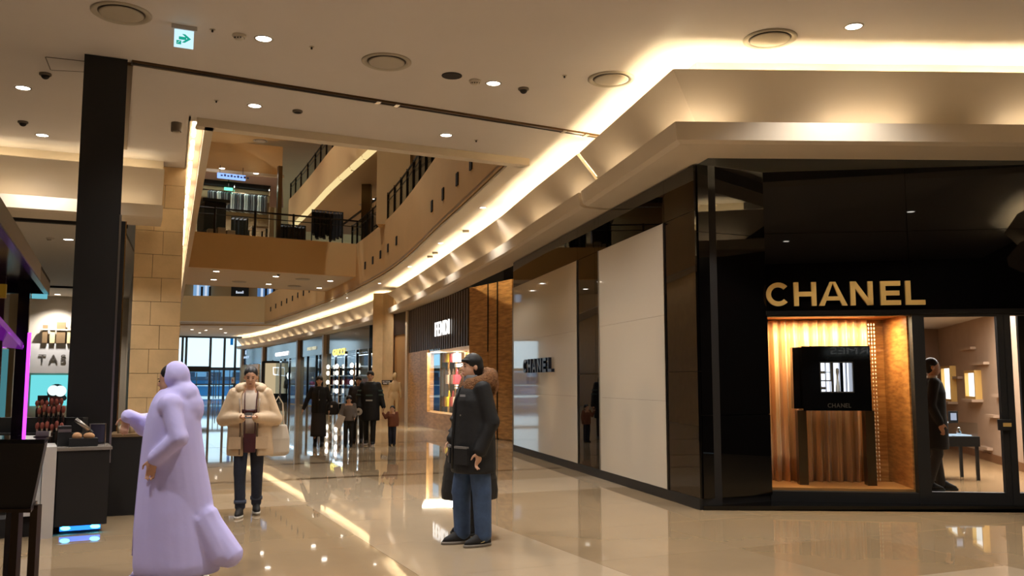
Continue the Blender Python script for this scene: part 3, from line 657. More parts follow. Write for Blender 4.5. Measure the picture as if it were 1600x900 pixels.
mm = MB(); mm.ell((bx_,by_,1.72),(.09,.11,.13)); mm.caps((bx_,by_,1.5),(bx_,by_,1.6),.05,.05); mm.ell((bx_,by_,1.3),(.17,.12,.25)); mm.ell((bx_,by_,.98),(.16,.13,.18))
for s_ in (-1,1): mm.caps((bx_+s_*.08,by_,.95),(bx_+s_*.09,by_,.08),.085,.045); mm.caps((bx_+s_*.18,by_,1.42),(bx_+s_*.24,by_-.02,.9),.05,.035)
for v_ in range(len(mm.v)): pass
remesh(MB().add([(x-bx_,y-by_,z) for x,y,z in mm.v], mm.f),'body',m_mann,mq,.02,3)
build(MB().cyl((bx_,by_),.16,0,.04,20),'base',m_steel,mq)
# stone pilaster
pil = struct(MB().prism([(-5.62,36.15),(-5.2,36.05),(-4.68,35.3),(-4.3,36.6),(-5.0,37.4)], 0, 5.05), 'wall_pilaster', m_stone, 'tall stone pilaster interrupting the cove cornice')
sgb = thing('wall_sign','black plaque with two lines of white letters on the stone pilaster','sign',(-4.95,35.6,1.4))
s0_, s1_ = Vector((-5.2,36.05)), Vector((-4.68,35.3)); ds_ = (s1_-s0_).normalized(); ns_ = Vector((ds_.y,-ds_.x))
zs0, zs1 = PL(605,601,s0_,s1_).z, PL(605,594,s0_,s1_).z
build(MB().prism([s0_+ds_*.03,s1_-ds_*.02,s1_-ds_*.02+ns_*.03,s0_+ds_*.03+ns_*.03],zs0,zs1),'plate',m_blackm,sgb)
hh = (zs1-zs0); letters('BOTTEGA', s0_+ds_*.13+ns_*.03, s1_-ds_*.16+ns_*.03, zs0+hh*.53, zs0+hh*.88, m_wpaint, sgb, .01, .0)
letters('VENETA', s0_+ds_*.16+ns_*.03, s1_-ds_*.18+ns_*.03, zs0+hh*.12, zs0+hh*.46, m_wpaint, sgb, .01, .0)
# glazed shop bays
posts_px = [572, 508, 467, 412, 371]
PP = [curve_at_px(WALLP, p) for p in posts_px]; PP[0] = curve_at_px(WALLP, 576)
m_post = M('bronze stone post',(164,140,108),.35)
bay_lab = ['dark post between the gold-lettered bay and the pilaster','bronze post right of the small cream letters','bronze post left of the small cream letters','bronze post left of the white-lettered bay','last bronze post by the entrance doors']
for i_, p in enumerate(PP):
    d = (PP[min(i_+1,4)]-PP[max(i_-1,0)]).normalized(); n = Vector((-d.y,d.x)); w = .16+.02*i_
    if i_: struct(MB().prism([p-d*w+n*.18,p+d*w+n*.18,p+d*w-n*.3,p-d*w-n*.3],0,4.16),'trim_%d' % (10+i_), m_post, bay_lab[i_])
m_navy = M('navy lacquer',(26,32,48),.12); m_slate = M('slate glass',(70,82,92),.08,spec=.8); m_bluesign = M('blue fascia',(28,92,150),.15)
bay = [('bay with gold letters',m_slate,'GUCCI',EM('gold letters',(255,236,120),1.6)),('bay',m_navy,'MIU MIU',EM('cream letters',(226,222,190),.8)),('bay',m_navy,'GIVENCHY',EM('white letters',(255,255,255),2.0)),('bay',m_bluesign,'PIAGET',EM('pale blue letters',(190,222,250),.9))]
sign_lab = ['gold lit letters on the slate glass shop fascia','small cream lit letters on the navy shop fascia','white lit block letters on the farther navy fascia','pale letters on the blue fascia next to the entrance doors']
wall_lab = ['slate glass fascia with gold letters','navy fascia with small cream letters','navy fascia with white block letters','blue fascia next to the entrance doors']
m_reflect = M('dark mirror glass',(30,38,46),.02,spec=1.0,metal=.55)
for i_ in range(4):
    a, b = PP[i_], PP[i_+1]; d = (b-a).normalized(); n = Vector((-d.y,d.x)); L = (b-a).length; P = lambda s_, o: a+d*s_+n*o
    zf = 3.05 if i_ != 3 else 2.9
    w = struct(MB().prism([P(0,0),P(L,0),P(L,-.2),P(0,-.2)],zf,4.16),'wall_fascia_%d' % (i_+1),bay[i_][1],wall_lab[i_])
    mid = {0:(521,539),1:(481,494),2:(431,451),3:(379,390)}[i_]
    ta_ = (Vector(PL(mid[1],560,a,b)[:2])-a).dot(d); tb2 = (Vector(PL(mid[0],560,a,b)[:2])-a).dot(d)
    yy = {0:(555,545),1:(547,542),2:(556,550),3:(560,556.5)}[i_]; z0_ = PL(sum(mid)/2,yy[0],a,b).z; z1_ = PL(sum(mid)/2,yy[1],a,b).z
    sgn = thing('shop_sign',sign_lab[i_],'sign',(*P(tb2,.02),z0_)); letters(bay[i_][2],P(tb2,.02),P(ta_,.02),z0_,z1_,bay[i_][3],sgn,.04,.0)
    if i_ == 3:
        zc_ = PL(384,553,a,b).z; q = P((ta_+tb2)/2,.02); build(MB().prism([P((ta_+tb2)/2-.15,.02),P((ta_+tb2)/2+.15,.02),P((ta_+tb2)/2+.1,.06),P((ta_+tb2)/2-.1,.06)],zc_-.05,zc_+.28),'emblem',bay[3][3],sgn)
    # glazing with mullions
    np_ = [4,3,4,3][i_]
    for k_ in range(np_):
        s0_, s1_ = L*k_/np_, L*(k_+1)/np_
        build(MB().prism([P(s0_+.05,-.04),P(s1_-.05,-.04),P(s1_-.05,-.06),P(s0_+.05,-.06)],.05,zf),'pane',m_glassb,w)
        build(MB().prism([P(s0_-.04,.03),P(s0_+.05,.03),P(s0_+.05,-.1),P(s0_-.04,-.1)],.0,zf),'mullion',m_chrome if i_ in (0,2) else m_blackmet,w)
    # interior back wall mirror so the bay glitters
    build(MB().prism([P(.1,-1.0),P(L-.1,-1.0),P(L-.1,-1.08),P(.1,-1.08)],0,zf),'inner_wall',m_reflect if i_ in (0,1) else M('inner cream',(170,156,134),.5),w)
# display blocks inside the bays
def bay_thing(i_, frac, back): a, b = PP[i_], PP[i_+1]; d = (b-a).normalized(); n = Vector((-d.y,d.x)); return a+(b-a)*frac-n*back
m_lampw = EM('bulb white',(255,244,225),5.0)
for k_, (i_, f_) in enumerate(((0,.28),(0,.62),(0,.85))):
    q = bay_thing(i_,f_,.5); t = thing('display_rack',['tall lit display rack nearest the pilaster, behind the gold-lettered glass','red and white lit display rack in the middle of the gold-lettered bay','lit display rack at the left end of the gold-lettered bay'][k_],'rack',(q.x,q.y,0))
    for s_ in (-.5,.5): build(MB().box(s_-.03,s_+.03,-.2,.2,0,2.3),'upright',m_chrome,t,local=True)
    for z_ in (.35,.8,1.3,1.8,2.25): build(MB().box(-.5,.5,-.2,.2,z_-.025,z_+.025),'shelf_board',M('shelf white',(230,226,218),.4),t,local=True)
    for z_, cc in ((.38,(230,225,215)),(.83,(250,245,235)),(1.33,(140,40,36))): build(MB().box(-.4,.35,-.15,.15,z_,z_+.3),'box',M('goods %d%d%d' % cc,cc,.5),t,local=True)
    for z_ in (1.0,1.45,1.95,2.3): build(MB().ell((-.62,-.15,z_),(.09,.09,.12),10,8),'globe_lamp',m_lampw,t,local=True,smooth=True)
for k_, (i_, f_) in enumerate(((2,.62),)):
    q = bay_thing(i_,f_,.35); t = thing('vitrine','black framed lit vitrine with a small dressed figure in the white-lettered bay','display case',(q.x,q.y,0),math.radians(-40)*0)
    wv = 1.25
    for s_ in (-wv,wv): build(MB().box(s_-.1,s_+.1,-.12,.1,.5,2.95),'frame',m_blackm,t,local=True)
    for z_ in (.55,2.9): build(MB().box(-wv,wv,-.12,.1,z_-.08,z_+.08),'frame',m_blackm,t,local=True)
    build(MB().box(-wv,wv,.1,.14,.5,2.95),'back_panel',EM('vitrine glow',(240,215,170),.55),t,local=True)
    build(MB().box(-wv-.1,wv+.1,-.14,.14,0,.5),'base',m_blackm,t,local=True)
    build(MB().tube([(-.5,0,2.0),(-.55,0,2.5),(.25,0,2.5),(.3,0,1.9),(-.5,0,2.0)],.04,6),'white_hoop',EM('hoop',(255,255,250),1.5),t,local=True)
    build(MB().lathe((.45,0,.63),[(.05,0),(.06,.35),(.28,.4),(.2,.85),(.1,1.0),(.14,1.2),(.07,1.3),(.1,1.45),(0,1.55)],12),'figure',m_blackm,t,local=True,smooth=True)
    build(MB().ell((.62,-.05,1.9),(.18,.12,.25),10,8),'globe_lamp',m_lampw,t,local=True,smooth=True)
for k_ in range(4):
    q = bay_thing(3,.30+.17*(k_%2),.3); z0_ = .15+1.4*(k_//2)
t = thing('wood_panelling','pale wood panel screen of four boards under the blue fascia','panel',(*bay_thing(3,.45,.25),0))
a, b = PP[3], PP[4]; d = (b-a).normalized(); n = Vector((-d.y,d.x))
for k_ in range(2):
    for j_ in range(3):
        s0_ = (b-a).length*(.22+.28*k_); q0 = a+d*s0_+n*.05; q1 = a+d*(s0_+(b-a).length*.27)+n*.05
        build(MB().prism([q0,q1,q1-n*.1,q0-n*.1],.05+j_*.95,.05+j_*.95+.92),'board',m_travert2,t)
# ---------------------------------------------------------------- entrance glazing
E0, E1 = Vector((-29.6,72.9)), Vector((-21.9,76.4)); dE = (E1-E0).normalized(); nE = Vector((dE.y,-dE.x)); LE = (E1-E0).length
def pe(px): p = PL(px,600,E0,E1); return (Vector(p[:2])-E0).dot(dE)
def eb(s0_, s1_, z0_, z1_, o0=-.08, o1=.08): return MB().prism([E0+dE*s0_+nE*o0,E0+dE*s1_+nE*o0,E0+dE*s1_+nE*o1,E0+dE*s0_+nE*o1],z0_,z1_)
m_mull = M('grey aluminium',(70,78,88),.4,metal=.5)
ent_ = struct(eb(0,LE,5.1,5.3),'window_4',m_mull,'tall glazed entrance wall with daylight behind')
ex = [pe(p) for p in (283,289,327,349,366)]+[LE]
for s_ in ex: build(eb(s_-.09,s_+.09,0,5.2),'mullion',m_mull,ent_)
for z_ in (2.55,): build(eb(0,LE,z_-.12,z_+.12),'transom',m_mull,ent_)
for z_ in (1.25,): build(eb(ex[1],LE,z_-.05,z_+.05),'transom',m_mull,ent_)
build(eb(ex[1]+.05,ex[2]-.05,2.3,2.75,-.1,.3),'door_header',m_blackm,ent_)
for s0_, s1_ in zip(ex, ex[1:]): build(eb(s0_+.1,s1_-.1,0.02,5.1,-.01,.01),'pane',m_glass,ent_)
k_ = 0; s_ = ex[2]+.35
while s_ < LE: build(eb(s_-.03,s_+.03,.05,2.45,-.03,.03),'door_bar',m_mull,ent_); s_ += .42
ns = thing('door_notice','small white notice on the entrance glazing','sign',(*(E0+dE*pe(362)+nE*.1),1.3))
build(eb(pe(361),pe(366),1.35,1.85,.09,.11),'sheet',M('paper',(225,210,200),.7),ns); build(eb(pe(362.3),pe(364),1.5,1.68,.108,.115),'red_mark',M('red print',(190,70,60),.7),ns)
bs = thing('blue_sign','small blue sign at the top of the entrance glazing','sign',(*(E0+dE*pe(359)+nE*.12),4.6)); build(eb(pe(357.5),pe(362),4.55,5.1,.1,.13),'board',EM('blue sign',(20,120,200),.6),bs); build(eb(pe(357.5),pe(362),5.1,5.2,.1,.13),'bracket',m_mull,bs)
struct(MB().prism([E0,E0-dE*6,E0-dE*6+nE*30,E0-dE*6.3+nE*30,E0-dE*6.3-nE*.3,E0-nE*.3],0,5.3),'wall_left_far',m_fascia)
# outside: blue footbridge, railings, snow-bright ground
outg = struct(MB().prism([E0-dE*40+(-nE)*.4,E1+dE*40-nE*.4,E1+dE*60-nE*70,E0-dE*60-nE*70],-.3,-.05),'ground_outside',M('bright paving',(225,232,236),.6),'bright paving outside the entrance')
def ob(s0_, s1_, back, th, z0_, z1_): return MB().prism([E0+dE*s0_-nE*back,E0+dE*s1_-nE*back,E0+dE*s1_-nE*(back+th),E0+dE*s0_-nE*(back+th)],z0_,z1_)
o = build(ob(-30,40,22,3,0,1.6),'glass_pavilion',M('blue glazed wall',(40,120,178),.2)); tag(o,'low blue glazed building outside the entrance doors','building')
for k_ in range(14): build(ob(-6+k_*2.2,-6+k_*2.2+.18,21.9,.1,0,1.6),'mullion',M('dark navy frame',(24,50,80),.4),o)
build(ob(-30,40,21.7,.2,1.0,1.12),'rail',M('pale rail',(190,220,235),.4),o); build(ob(-30,40,21.5,3.6,1.6,2.0),'roof_edge',M('dark blue roof',(36,66,96),.5),o)
o = build(ob(-40,50,34,4,0,2.9),'office_block',M('pale blue concrete',(120,160,190),.7)); tag(o,'long pale block behind the blue building outside','building')
for k_ in range(16):
    o2 = build(ob(-10+k_*3,-10+k_*3+1.7,33.9,.1,1.7,2.6),'window',M('dark window',(40,60,84),.2),o)
for k_ in range(7):
    s_ = ex[2]-2+k_*1.7; t = build(MB().tube([(*(E0+dE*s_-nE*8),-.05),(*(E0+dE*s_-nE*8),2.3)],.05,6),'bollard_post',m_mull); tag(t,'slim grey post outside the entrance doors, number %s from the left' % ['one','two','three','four','five','six','seven'][k_],'post','posts outside the entrance')
# ================================================================ ATRIUM UPPER LEVELS
FT = 7.0; FB = 5.2
ra_ = struct(MB().sweep([(0,FB),(0,FT),(.2,FT),(.2,FB)], VR),'wall_atrium_right',m_fascia,'curved beige fascia on the right side of the atrium')
VRd = [(VR[min(i+1,len(VR)-1)]-VR[max(i-1,0)]).normalized() for i in range(len(VR))]
for px_, py_ in ((735,255),(713,281),(691,304),(673,324),(617,378),(604,389),(592,399),(580,408),(568,416),(547,421),(529,428),(518,434),(508,440),(498,444),(490,449),(480,454),(471,459),(462,462),(454,467),(445,471),(437,475),(428,479),(420,484)):
    p = curve_at_px(VR, px_); i_ = min(range(len(VR)), key=lambda q: (VR[q]-p).length); d = VRd[i_]; z_ = PL(px_,py_,p,p+d).z; n = Vector((-d.y,d.x))
    build(MB().prism([p-d*.1,p+d*.1,p+d*.1+n*.03,p-d*.1+n*.03],z_-.16,z_+.12),'recessed_slot',m_dark,ra_)
wl_ = struct(MB().wallbox(VFL-ldir*0, VNL, 5.17, FT, .06),'wall_atrium_left',m_fascia,'beige fascia on the left side of the atrium')
far_a, far_b = Vector((-22.4,58.6)), Vector((-15.6,59.6))
struct(MB().wallbox(far_b, far_a, FB-.02, 7.12, .3),'wall_atrium_far',m_fascia,'beige fascia at the far end of the atrium')
struct(MB().wallbox(VNL-nd*.4, VR[0]+nd*.4, CEIL+.05, FT, .2),'wall_atrium_near',m_fascia)
# level two floor slabs
m_floor2 = M('upper floor',(150,128,100),.3)
struct(MB().sweep([(.2,6.85),(7.5,6.85),(7.5,6.95),(.2,6.95)], VR[::2]+[VR[-1]]),'floor_upper_right',m_floor2)
# bridge
G0 = Vector((-11.9,32.5)); G1 = Vector((-5.9,35.9)); dG = (G1-G0).normalized(); nG = Vector((dG.y,-dG.x)); BW = 6.2
G0e = G0-dG*2.0; G1e = G1+dG*.4
br = struct(MB().prism([G0e,G1e,G1e-nG*.2,G0e-nG*.2],5.68,7.0),'wall_bridge_front',m_fascia,'beige fascia of the bridge crossing the atrium')
struct(MB().prism([G0e-nG*.2,G1e-nG*.2,G1e+dG*1.2-nG*BW,G0e-dG*1.5-nG*BW],5.68,5.74),'ceiling_bridge',M('bridge soffit',(206,190,164),.6),'pale lit underside of the bridge')
struct(MB().prism([G0e-nG*.2,G1e-nG*.2,G1e+dG*1.2-nG*BW,G0e-dG*1.5-nG*BW],6.85,6.95),'floor_bridge',m_floor2)
struct(MB().prism([G0e-nG*BW,G1e+dG*1.0-nG*BW,G1e+dG*1.0-nG*(BW+.2),G0e-nG*(BW+.2)],5.68,7.0),'wall_bridge_back',m_fascia)
# far level-two shops behind the far fascia
fl = struct(MB().wallbox(far_b+Vector((3.0,3.6)), far_a+Vector((-2,3.4)), 6.9, 10.2, .2),'wall_upper_far',m_ceil2,'upper shop fronts beyond the far fascia')
for (x0,x1,mt,nm,lb) in ((303,328,EM('poster light',(120,160,200),.9),'poster_screen','blue and white lit poster on the far upper level'),(362,389,m_blackm,'poster_screen','black lit shop panel with small white lettering on the far upper level'),(403,427,EM('poster light2',(90,130,180),.7),'poster_screen','blue lit shop window on the far upper level')):
    a_, b_ = far_a+Vector((-2,3.2)), far_b+Vector((3.0,3.4)); p0 = PL(x0,450,a_,b_); p1 = PL(x1,450,a_,b_)
    t = thing(nm,lb,'poster',(p0.x,p0.y,7.0)); build(MB().prism([p0[:2],p1[:2],(p1.x,p1.y-.1),(p0.x,p0.y-.1)],7.0,8.6),'panel',mt,t)
    if x0 == 362: [build(MB().box(p0.x+.35+g_*.11,p0.x+.42+g_*.11,p0.y-.12,p0.y-.1,7.6,7.72+.06*(g_ in (0,4))),'glyph',EM('poster letters',(210,220,235),.9),t) for g_ in range(5)]
    if x0 != 362:
        for k_ in range(4): build(MB().box(p0.x+.25+k_*.28,p0.x+.4+k_*.28,p0.y-.14,p0.y-.1,7.1,8.3-.25*(k_%2)),'figure',M('poster dark',(24,28,40),.5) if k_%2 else EM('poster pale',(210,225,245),.8),t)
# glass balustrade
m_rail = M('dark steel rail',(40,34,28),.3,metal=.8)
def balustrade(path, name, label, z=7.0, every=2):
    t = thing(name,label,'railing',(*path[0][:2],z)); P = [Vector(p[:2]) for p in path]
    build(MB().tube([(p.x,p.y,z+.95) for p in P],.035,6),'top_rail',m_rail,t); build(MB().tube([(p.x,p.y,z+.72) for p in P],.018,6),'mid_rail',m_rail,t)
    for p in P[::every]: build(MB().box(p.x-.035,p.x+.035,p.y-.035,p.y+.035,z,z+1.0),'post',m_rail,t)
    for a, b in zip(P, P[1:]): build(MB().wallbox(a,b,z+.06,z+.9,.012),'pane',m_glass,t)
    return t
balustrade([p for p in offset(VR,.1) if 18 < p.y < 37],'balustrade','glass and steel balustrade along the curved right upper gallery',every=1)
balustrade([G0e+dG*((G1-G0e).length*k_/6)-nG*.1 for k_ in range(7)],'balustrade','glass and steel balustrade on the front of the bridge',every=1)
# gallery ceiling and level three fascia
T = [PZ(600,220,10.2),PZ(585,232,10.2),PZ(548,265,10.2),PZ(515,295,10.2),PZ(488,324,10.2),PZ(466,346,10.2),PZ(450,360,10.2)]
T3 = spline([Vector((p.x,p.y)) for p in T], 1.5); T3 = [T3[0]+(T3[0]-T3[1])*4]+T3
l3 = struct(MB().sweep([(0,10.3),(0,12.0),(.2,12.0),(.2,10.3)], T3),'wall_level_three',m_fascia,'diagonal beige fascia of the third level')
struct(MB().sweep([(.05,10.2),(14,10.2),(14,10.3),(.05,10.3)], T3[::3]+[T3[-1]]),'ceiling_gallery',M('gallery plaster',(196,166,122),.7),'warm ceiling of the right upper gallery')
for k_ in range(0,len(T3)-2):
    a, b = T3[k_], T3[k_+1]; d = (b-a).normalized(); n = Vector((d.y,-d.x))
    build(MB().tube([(*(a+(b-a)*.1+n*.02),10.22),(*(b-(b-a)*.18+n*.02),10.22)],.15,6),'cove_lamp',EM('gallery cove',(255,226,160),.85),l3)
balustrade([p for p in offset(T3,.1)],'balustrade','dark balustrade above the diagonal third level fascia',z=12.0,every=1)
struct(MB().sweep([(2.4,10.14),(2.5,10.14),(2.5,10.2),(2.4,10.2)], T3[::3]+[T3[-1]]),'trim_20',m_dark,'dark shutter track on the gallery ceiling')
struct(MB().sweep([(4.2,10.16),(4.25,10.16),(4.25,10.2),(4.2,10.2)], T3[::3]+[T3[-1]]),'trim_21',m_dark)
struct(MB().sweep([(6.8,6.9),(6.8,16),(7.0,16),(7.0,6.9)], VR[::3]+[VR[-1]]),'wall_gallery_back',m_ceil2,'beige rear wall of the right upper gallery')
# shaft-like column in the gallery
c0_ = PY(588,330,30.5); c1_ = PY(640,330,30.5)
colm = struct(MB().box(c0_.x,c1_.x,30.5,31.4,6.9,16),'wall_gallery_column',m_ceil2,'square beige column on the upper gallery')
q = PY(550,340,39.0)
struct(MB().box(q.x+.4,q.x+.8,39,39.4,6.9,10.2),'trim_22',m_bronze,'bronze post in the upper gallery')
# ceiling over the bridge, coffer and high roof
BR0 = PZ(330,262,10.2); BR1 = PZ(436,275,10.2)
struct(MB().prism([(BR0.x-4,BR0.y-.8),(BR1.x,BR1.y+.5),(BR1.x-1.6,BR1.y+7),(BR0.x-5,BR0.y+9)],10.2,10.3),'ceiling_bridge_upper',M('mauve plaster',(150,122,112),.7),'mauve ceiling above the bridge shop')
struct(MB().prism([(BR0.x-4,BR0.y-.8),(BR1.x,BR1.y+.5),(BR1.x-.2,BR1.y+.8),(BR0.x-4,BR0.y-.5)],10.3,11.6),'wall_coffer',m_fascia,'brown face of the coffer above the bridge')
struct(MB().prism([(BR0.x-4,BR0.y-1.0),(BR1.x+.1,BR1.y+.35),(BR1.x+.1,BR1.y+.5),(BR0.x-4,BR0.y-.8)],10.2,10.32),'trim_23',m_frame,'pale ledge below the coffer')
H0 = PZ(335,224,11.5); H1 = PZ(520,212,11.5)
struct(MB().prism([(-17,26),(-6.0,28),(H1.x+.3,H1.y),(H0.x,H0.y+.3),(-18,36)],11.5,11.6),'ceiling_coffer',m_ceil2,'brown soffit above the bridge coffer')
struct(MB().prism([(-40,-8),(14,-8),(14,40),(-8,80),(-40,80)],16,16.2),'roof',m_ceil2)
struct(MB().wallbox((-40,30),(-11,13.5),CEIL,16,.2),'wall_upper_left',m_ceil2); struct(MB().wallbox((-34,74),(-12,27),7.0,16,.2),'wall_upper_left',m_ceil2)
struct(MB().wallbox((14,10),(-14,10),CEIL+.1,16,-.2),'wall_upper_near',m_ceil2); struct(MB().wallbox((-36,72),(-8,80),5.3,16,-.2),'wall_upper_end',m_ceil2)
# bridge shop
SW = 5.6
def gb(s_, back): return G0+dG*s_-nG*back
LG = (G1-G0).length
s_r = (Vector(PL(421,320,gb(0,SW),gb(1,SW))[:2])-gb(0,SW)).dot(dG)
zs = lambda px,py,back: PL(px,py,gb(0,back),gb(1,back)).z
ss = lambda px,back: (Vector(PL(px,320,gb(0,back),gb(1,back))[:2])-gb(0,back)).dot(dG)
sh = struct(MB().prism([gb(-4,SW),gb(s_r,SW),gb(s_r,SW+.2),gb(-4,SW+.2)],6.95,10.2),'wall_bridge_shop',M('olive beige wall',(130,108,72),.7),'rear wall of the shop on the bridge')
zb0 = zs(400,297,SW-.05)
build(MB().prism([gb(-4,SW-.12),gb(s_r,SW-.12),gb(s_r,SW),gb(-4,SW)],zb0,zb0+.35),'dark_header',m_dark,sh)
rackz = zs(380,302,SW-.3)
rk = thing('wall_rail','long wall rail of hanging shirts in the bridge shop','rack',(*gb(0,SW-.3),7.0))
build(MB().tube([(*gb(-2,SW-.3),rackz),(*gb(s_r-.1,SW-.3),rackz)],.03,6),'bar',m_chrome,rk)
for k_ in range(5): build(MB().tube([(*gb(-1.8+k_*(s_r+1.7)/4,SW-.3),rackz),(*gb(-1.8+k_*(s_r+1.7)/4,SW-.3),zb0+.1)],.02,5),'bracket',m_chrome,rk)
area('rail_lamp',(*gb(s_r/2,SW-.6),zb0+.1),4.0,30,(.85,1,.9),(0,0,math.atan2(dG.y,dG.x)),.1)
gcols = [(58,62,66),(150,160,158),(190,200,196),(34,34,40),(120,128,130),(90,92,96)]
gme = {}
sA = ss(325,SW-.3); nG_ = 26
ordw = ['first','second','third','fourth','fifth','sixth','seventh','eighth','ninth','tenth','eleventh','twelfth','thirteenth','fourteenth','fifteenth','sixteenth','seventeenth','eighteenth','nineteenth','twentieth','twenty-first','twenty-second','twenty-third','twenty-fourth','twenty-fifth','last']
for k_ in range(nG_):
    c_ = k_*5 % 6
    if c_ not in gme:
        mb = MB().loft([[(-w,-.03,z),(w,-.03,z),(w,.03,z),(-w,.03,z)] for w,z in ((.03,-.02),(.16,-.1),(.13,-.4),(.15,-.85))]); me = bpy.data.meshes.new('hanging_shirt'); me.from_pydata(mb.v,[],mb.f); me.materials.append(M('shirt %d' % c_,gcols[c_],.8)); gme[c_] = me
    o = bpy.data.objects.new('hanging_shirt', gme[c_]); COL.objects.link(o); q = gb(sA+(s_r-.2-sA)*(k_+.5)/nG_,SW-.3); o.location = (q.x,q.y,rackz); o.rotation_euler = (0,0,ROT+1.1)
    tag(o,ordw[k_]+' shirt from the left on the long wall rail above the bridge','shirt','shirts on the wall rail')
def rack(px0, px1, back, py_top, label, col, nm, seed):
    s0_, s1_ = ss(px0,back), ss(px1,back); zt = zs((px0+px1)/2,py_top,back); t = thing('clothes_rack',label,'rack',(*gb((s0_+s1_)/2,back),6.95))
    build(MB().tube([(*gb(s0_,back),6.95),(*gb(s0_,back),zt),(*gb(s1_,back),zt),(*gb(s1_,back),6.95)],.03,6),'frame',m_blackm,t)
    r = random.Random(seed); n = int((s1_-s0_)/.13)
    for k_ in range(n):
        q = gb(s0_+(s1_-s0_)*(k_+.5)/n,back); L_ = min(zt-7.0, .95+r.random()*.25); w = .24+r.random()*.05
        mb = MB().loft([[(-w_*1,-.05,z),(w_,-.05,z),(w_,.05,z),(-w_,.05,z)] for w_,z in ((.05,.0),(w*.9,-.1),(w*.8,-.5),(w,-L_))])
        g = build(mb,'hanging_coat',M(nm+str(k_%3),tuple(max(0,c+[-6,0,10][k_%3]) for c in col),.85)); g.location = (q.x,q.y,zt-.03); g.rotation_euler = (0,0,ROT+1.25)
        tag(g,'%s dark coat from the left on the %s' % (ordw[k_],label.split(' on ')[0]+' of the bridge'),'coat','coats on the '+label)
rack(488,536,1.2,330,'tall crowded clothes rack on the bridge right of centre',(26,20,20),'coat a',1)
rack(440,478,1.0,352,'low clothes rack on the bridge beside the glass post',(24,22,22),'coat b',2)
rack(363,388,1.4,340,'small clothes rack on the bridge behind the front railing',(28,24,24),'coat c',3)
tn = thing('market_canopy','dark canopied stall at the left end of the bridge','stall',(*gb(ss(330,1.2),1.2),6.95))
s0_, s1_ = ss(318,1.2), ss(352,1.2); z0_, z1_ = 7.0, zs(335,318,1.2)
build(MB().prism([gb(s0_,1.0),gb(s1_,1.0),gb(s1_,2.4),gb(s0_,2.4)],7.25,z1_),'cabinet',M('stall cloth',(26,20,18),.9),tn); build(MB().prism([gb(s0_-.1,.8),gb(s1_+.1,.8),gb(s1_+.1,2.5),gb(s0_-.1,2.5)],z1_,z1_+.12),'canopy',m_blackm,tn)
for k_ in range(3): build(MB().prism([gb(s0_+.1+k_*.35,.6),gb(s0_+.4+k_*.35,.6),gb(s0_+.4+k_*.35,.95),gb(s0_+.1+k_*.35,.95)],6.95,7.25+.08*(k_%2)),'goods_box',M('pale goods',(170,150,126),.7),tn)
tbx = thing('display_table','pale display table on the bridge with fringed cloth','table',(*gb(ss(405,1.5),1.5),6.95))
s0_, s1_ = ss(393,1.5), ss(418,1.5)
build(MB().prism([gb(s0_,1.3),gb(s1_,1.3),gb(s1_,2.1),gb(s0_,2.1)],7.55,7.62),'table_top',M('pale table',(150,124,90),.6),tbx)
for s_ in (s0_+.05,s1_-.05):
    for b_ in (1.35,2.05): build(MB().prism([gb(s_-.03,b_-.03),gb(s_+.03,b_-.03),gb(s_+.03,b_+.03),gb(s_-.03,b_+.03)],6.95,7.55),'leg',m_blackm,tbx)
hs = thing('hanging_sign','long blue lit directory sign hung over the bridge shop','sign',(*gb(ss(360,2.6),2.6),9.5))
s0_, s1_ = ss(338,2.6), ss(382,2.6); z0_, z1_ = zs(360,280,2.6), zs(360,272,2.6)
build(MB().prism([gb(s0_,2.55),gb(s1_,2.55),gb(s1_,2.65),gb(s0_,2.65)],z0_,z1_),'light_box',EM('blue sign box',(140,175,255),1.3),hs)
for s_ in (s0_+.1,s1_-.1): build(MB().tube([(*gb(s_,2.6),z1_),(*gb(s_,2.6),10.2)],.012,5),'rod',m_rail,hs)
for k_ in range(9): build(MB().prism([gb(s0_+.12+k_*.13,2.54),gb(s0_+.2+k_*.13,2.54),gb(s0_+.2+k_*.13,2.56),gb(s0_+.12+k_*.13,2.56)],z0_+.08,z0_+.14+.03*(k_%2)),'glyph',M('sign glyph',(40,50,90),.6),hs)
gs = thing('exit_sign','small green lit exit sign above the wall rail','sign',(*gb(ss(357,SW-.5),SW-.5),9.2))
s0_, s1_ = ss(350,SW-.5), ss(363,SW-.5); z0_, z1_ = zs(357,297,SW-.5), zs(357,293,SW-.5); build(MB().prism([gb(s0_,SW-.5),gb(s1_,SW-.5),gb(s1_,SW-.4),gb(s0_,SW-.4)],z0_,z1_),'light_box',EM('green sign',(120,255,200),1.4),gs)
build(MB().tube([(*gb((s0_+s1_)/2,SW-.45),z1_),(*gb((s0_+s1_)/2,SW-.45),10.2)],.015,5),'rod',m_rail,gs)
gp = thing('glass_post','bronze corner post of the bridge shop','post',(*gb(ss(436,1.6),1.6),6.95)); s_ = ss(436,1.6); build(MB().prism([gb(s_-.08,1.5),gb(s_+.08,1.5),gb(s_+.08,1.7),gb(s_-.08,1.7)],6.95,10.2),'shaft',m_bronze,gp); build(MB().prism([gb(s_-.14,1.45),gb(s_+.14,1.45),gb(s_+.14,1.75),gb(s_-.14,1.75)],6.95,7.05),'foot',m_bronze,gp)
struct(MB().prism([gb(s_r,SW),gb(s_r+.15,SW),gb(s_-.1,1.9),gb(s_-.3,1.9)],6.95,8.55),'wall_bridge_side',M('cream board',(196,176,140),.6),'cream end wall of the bridge shop')
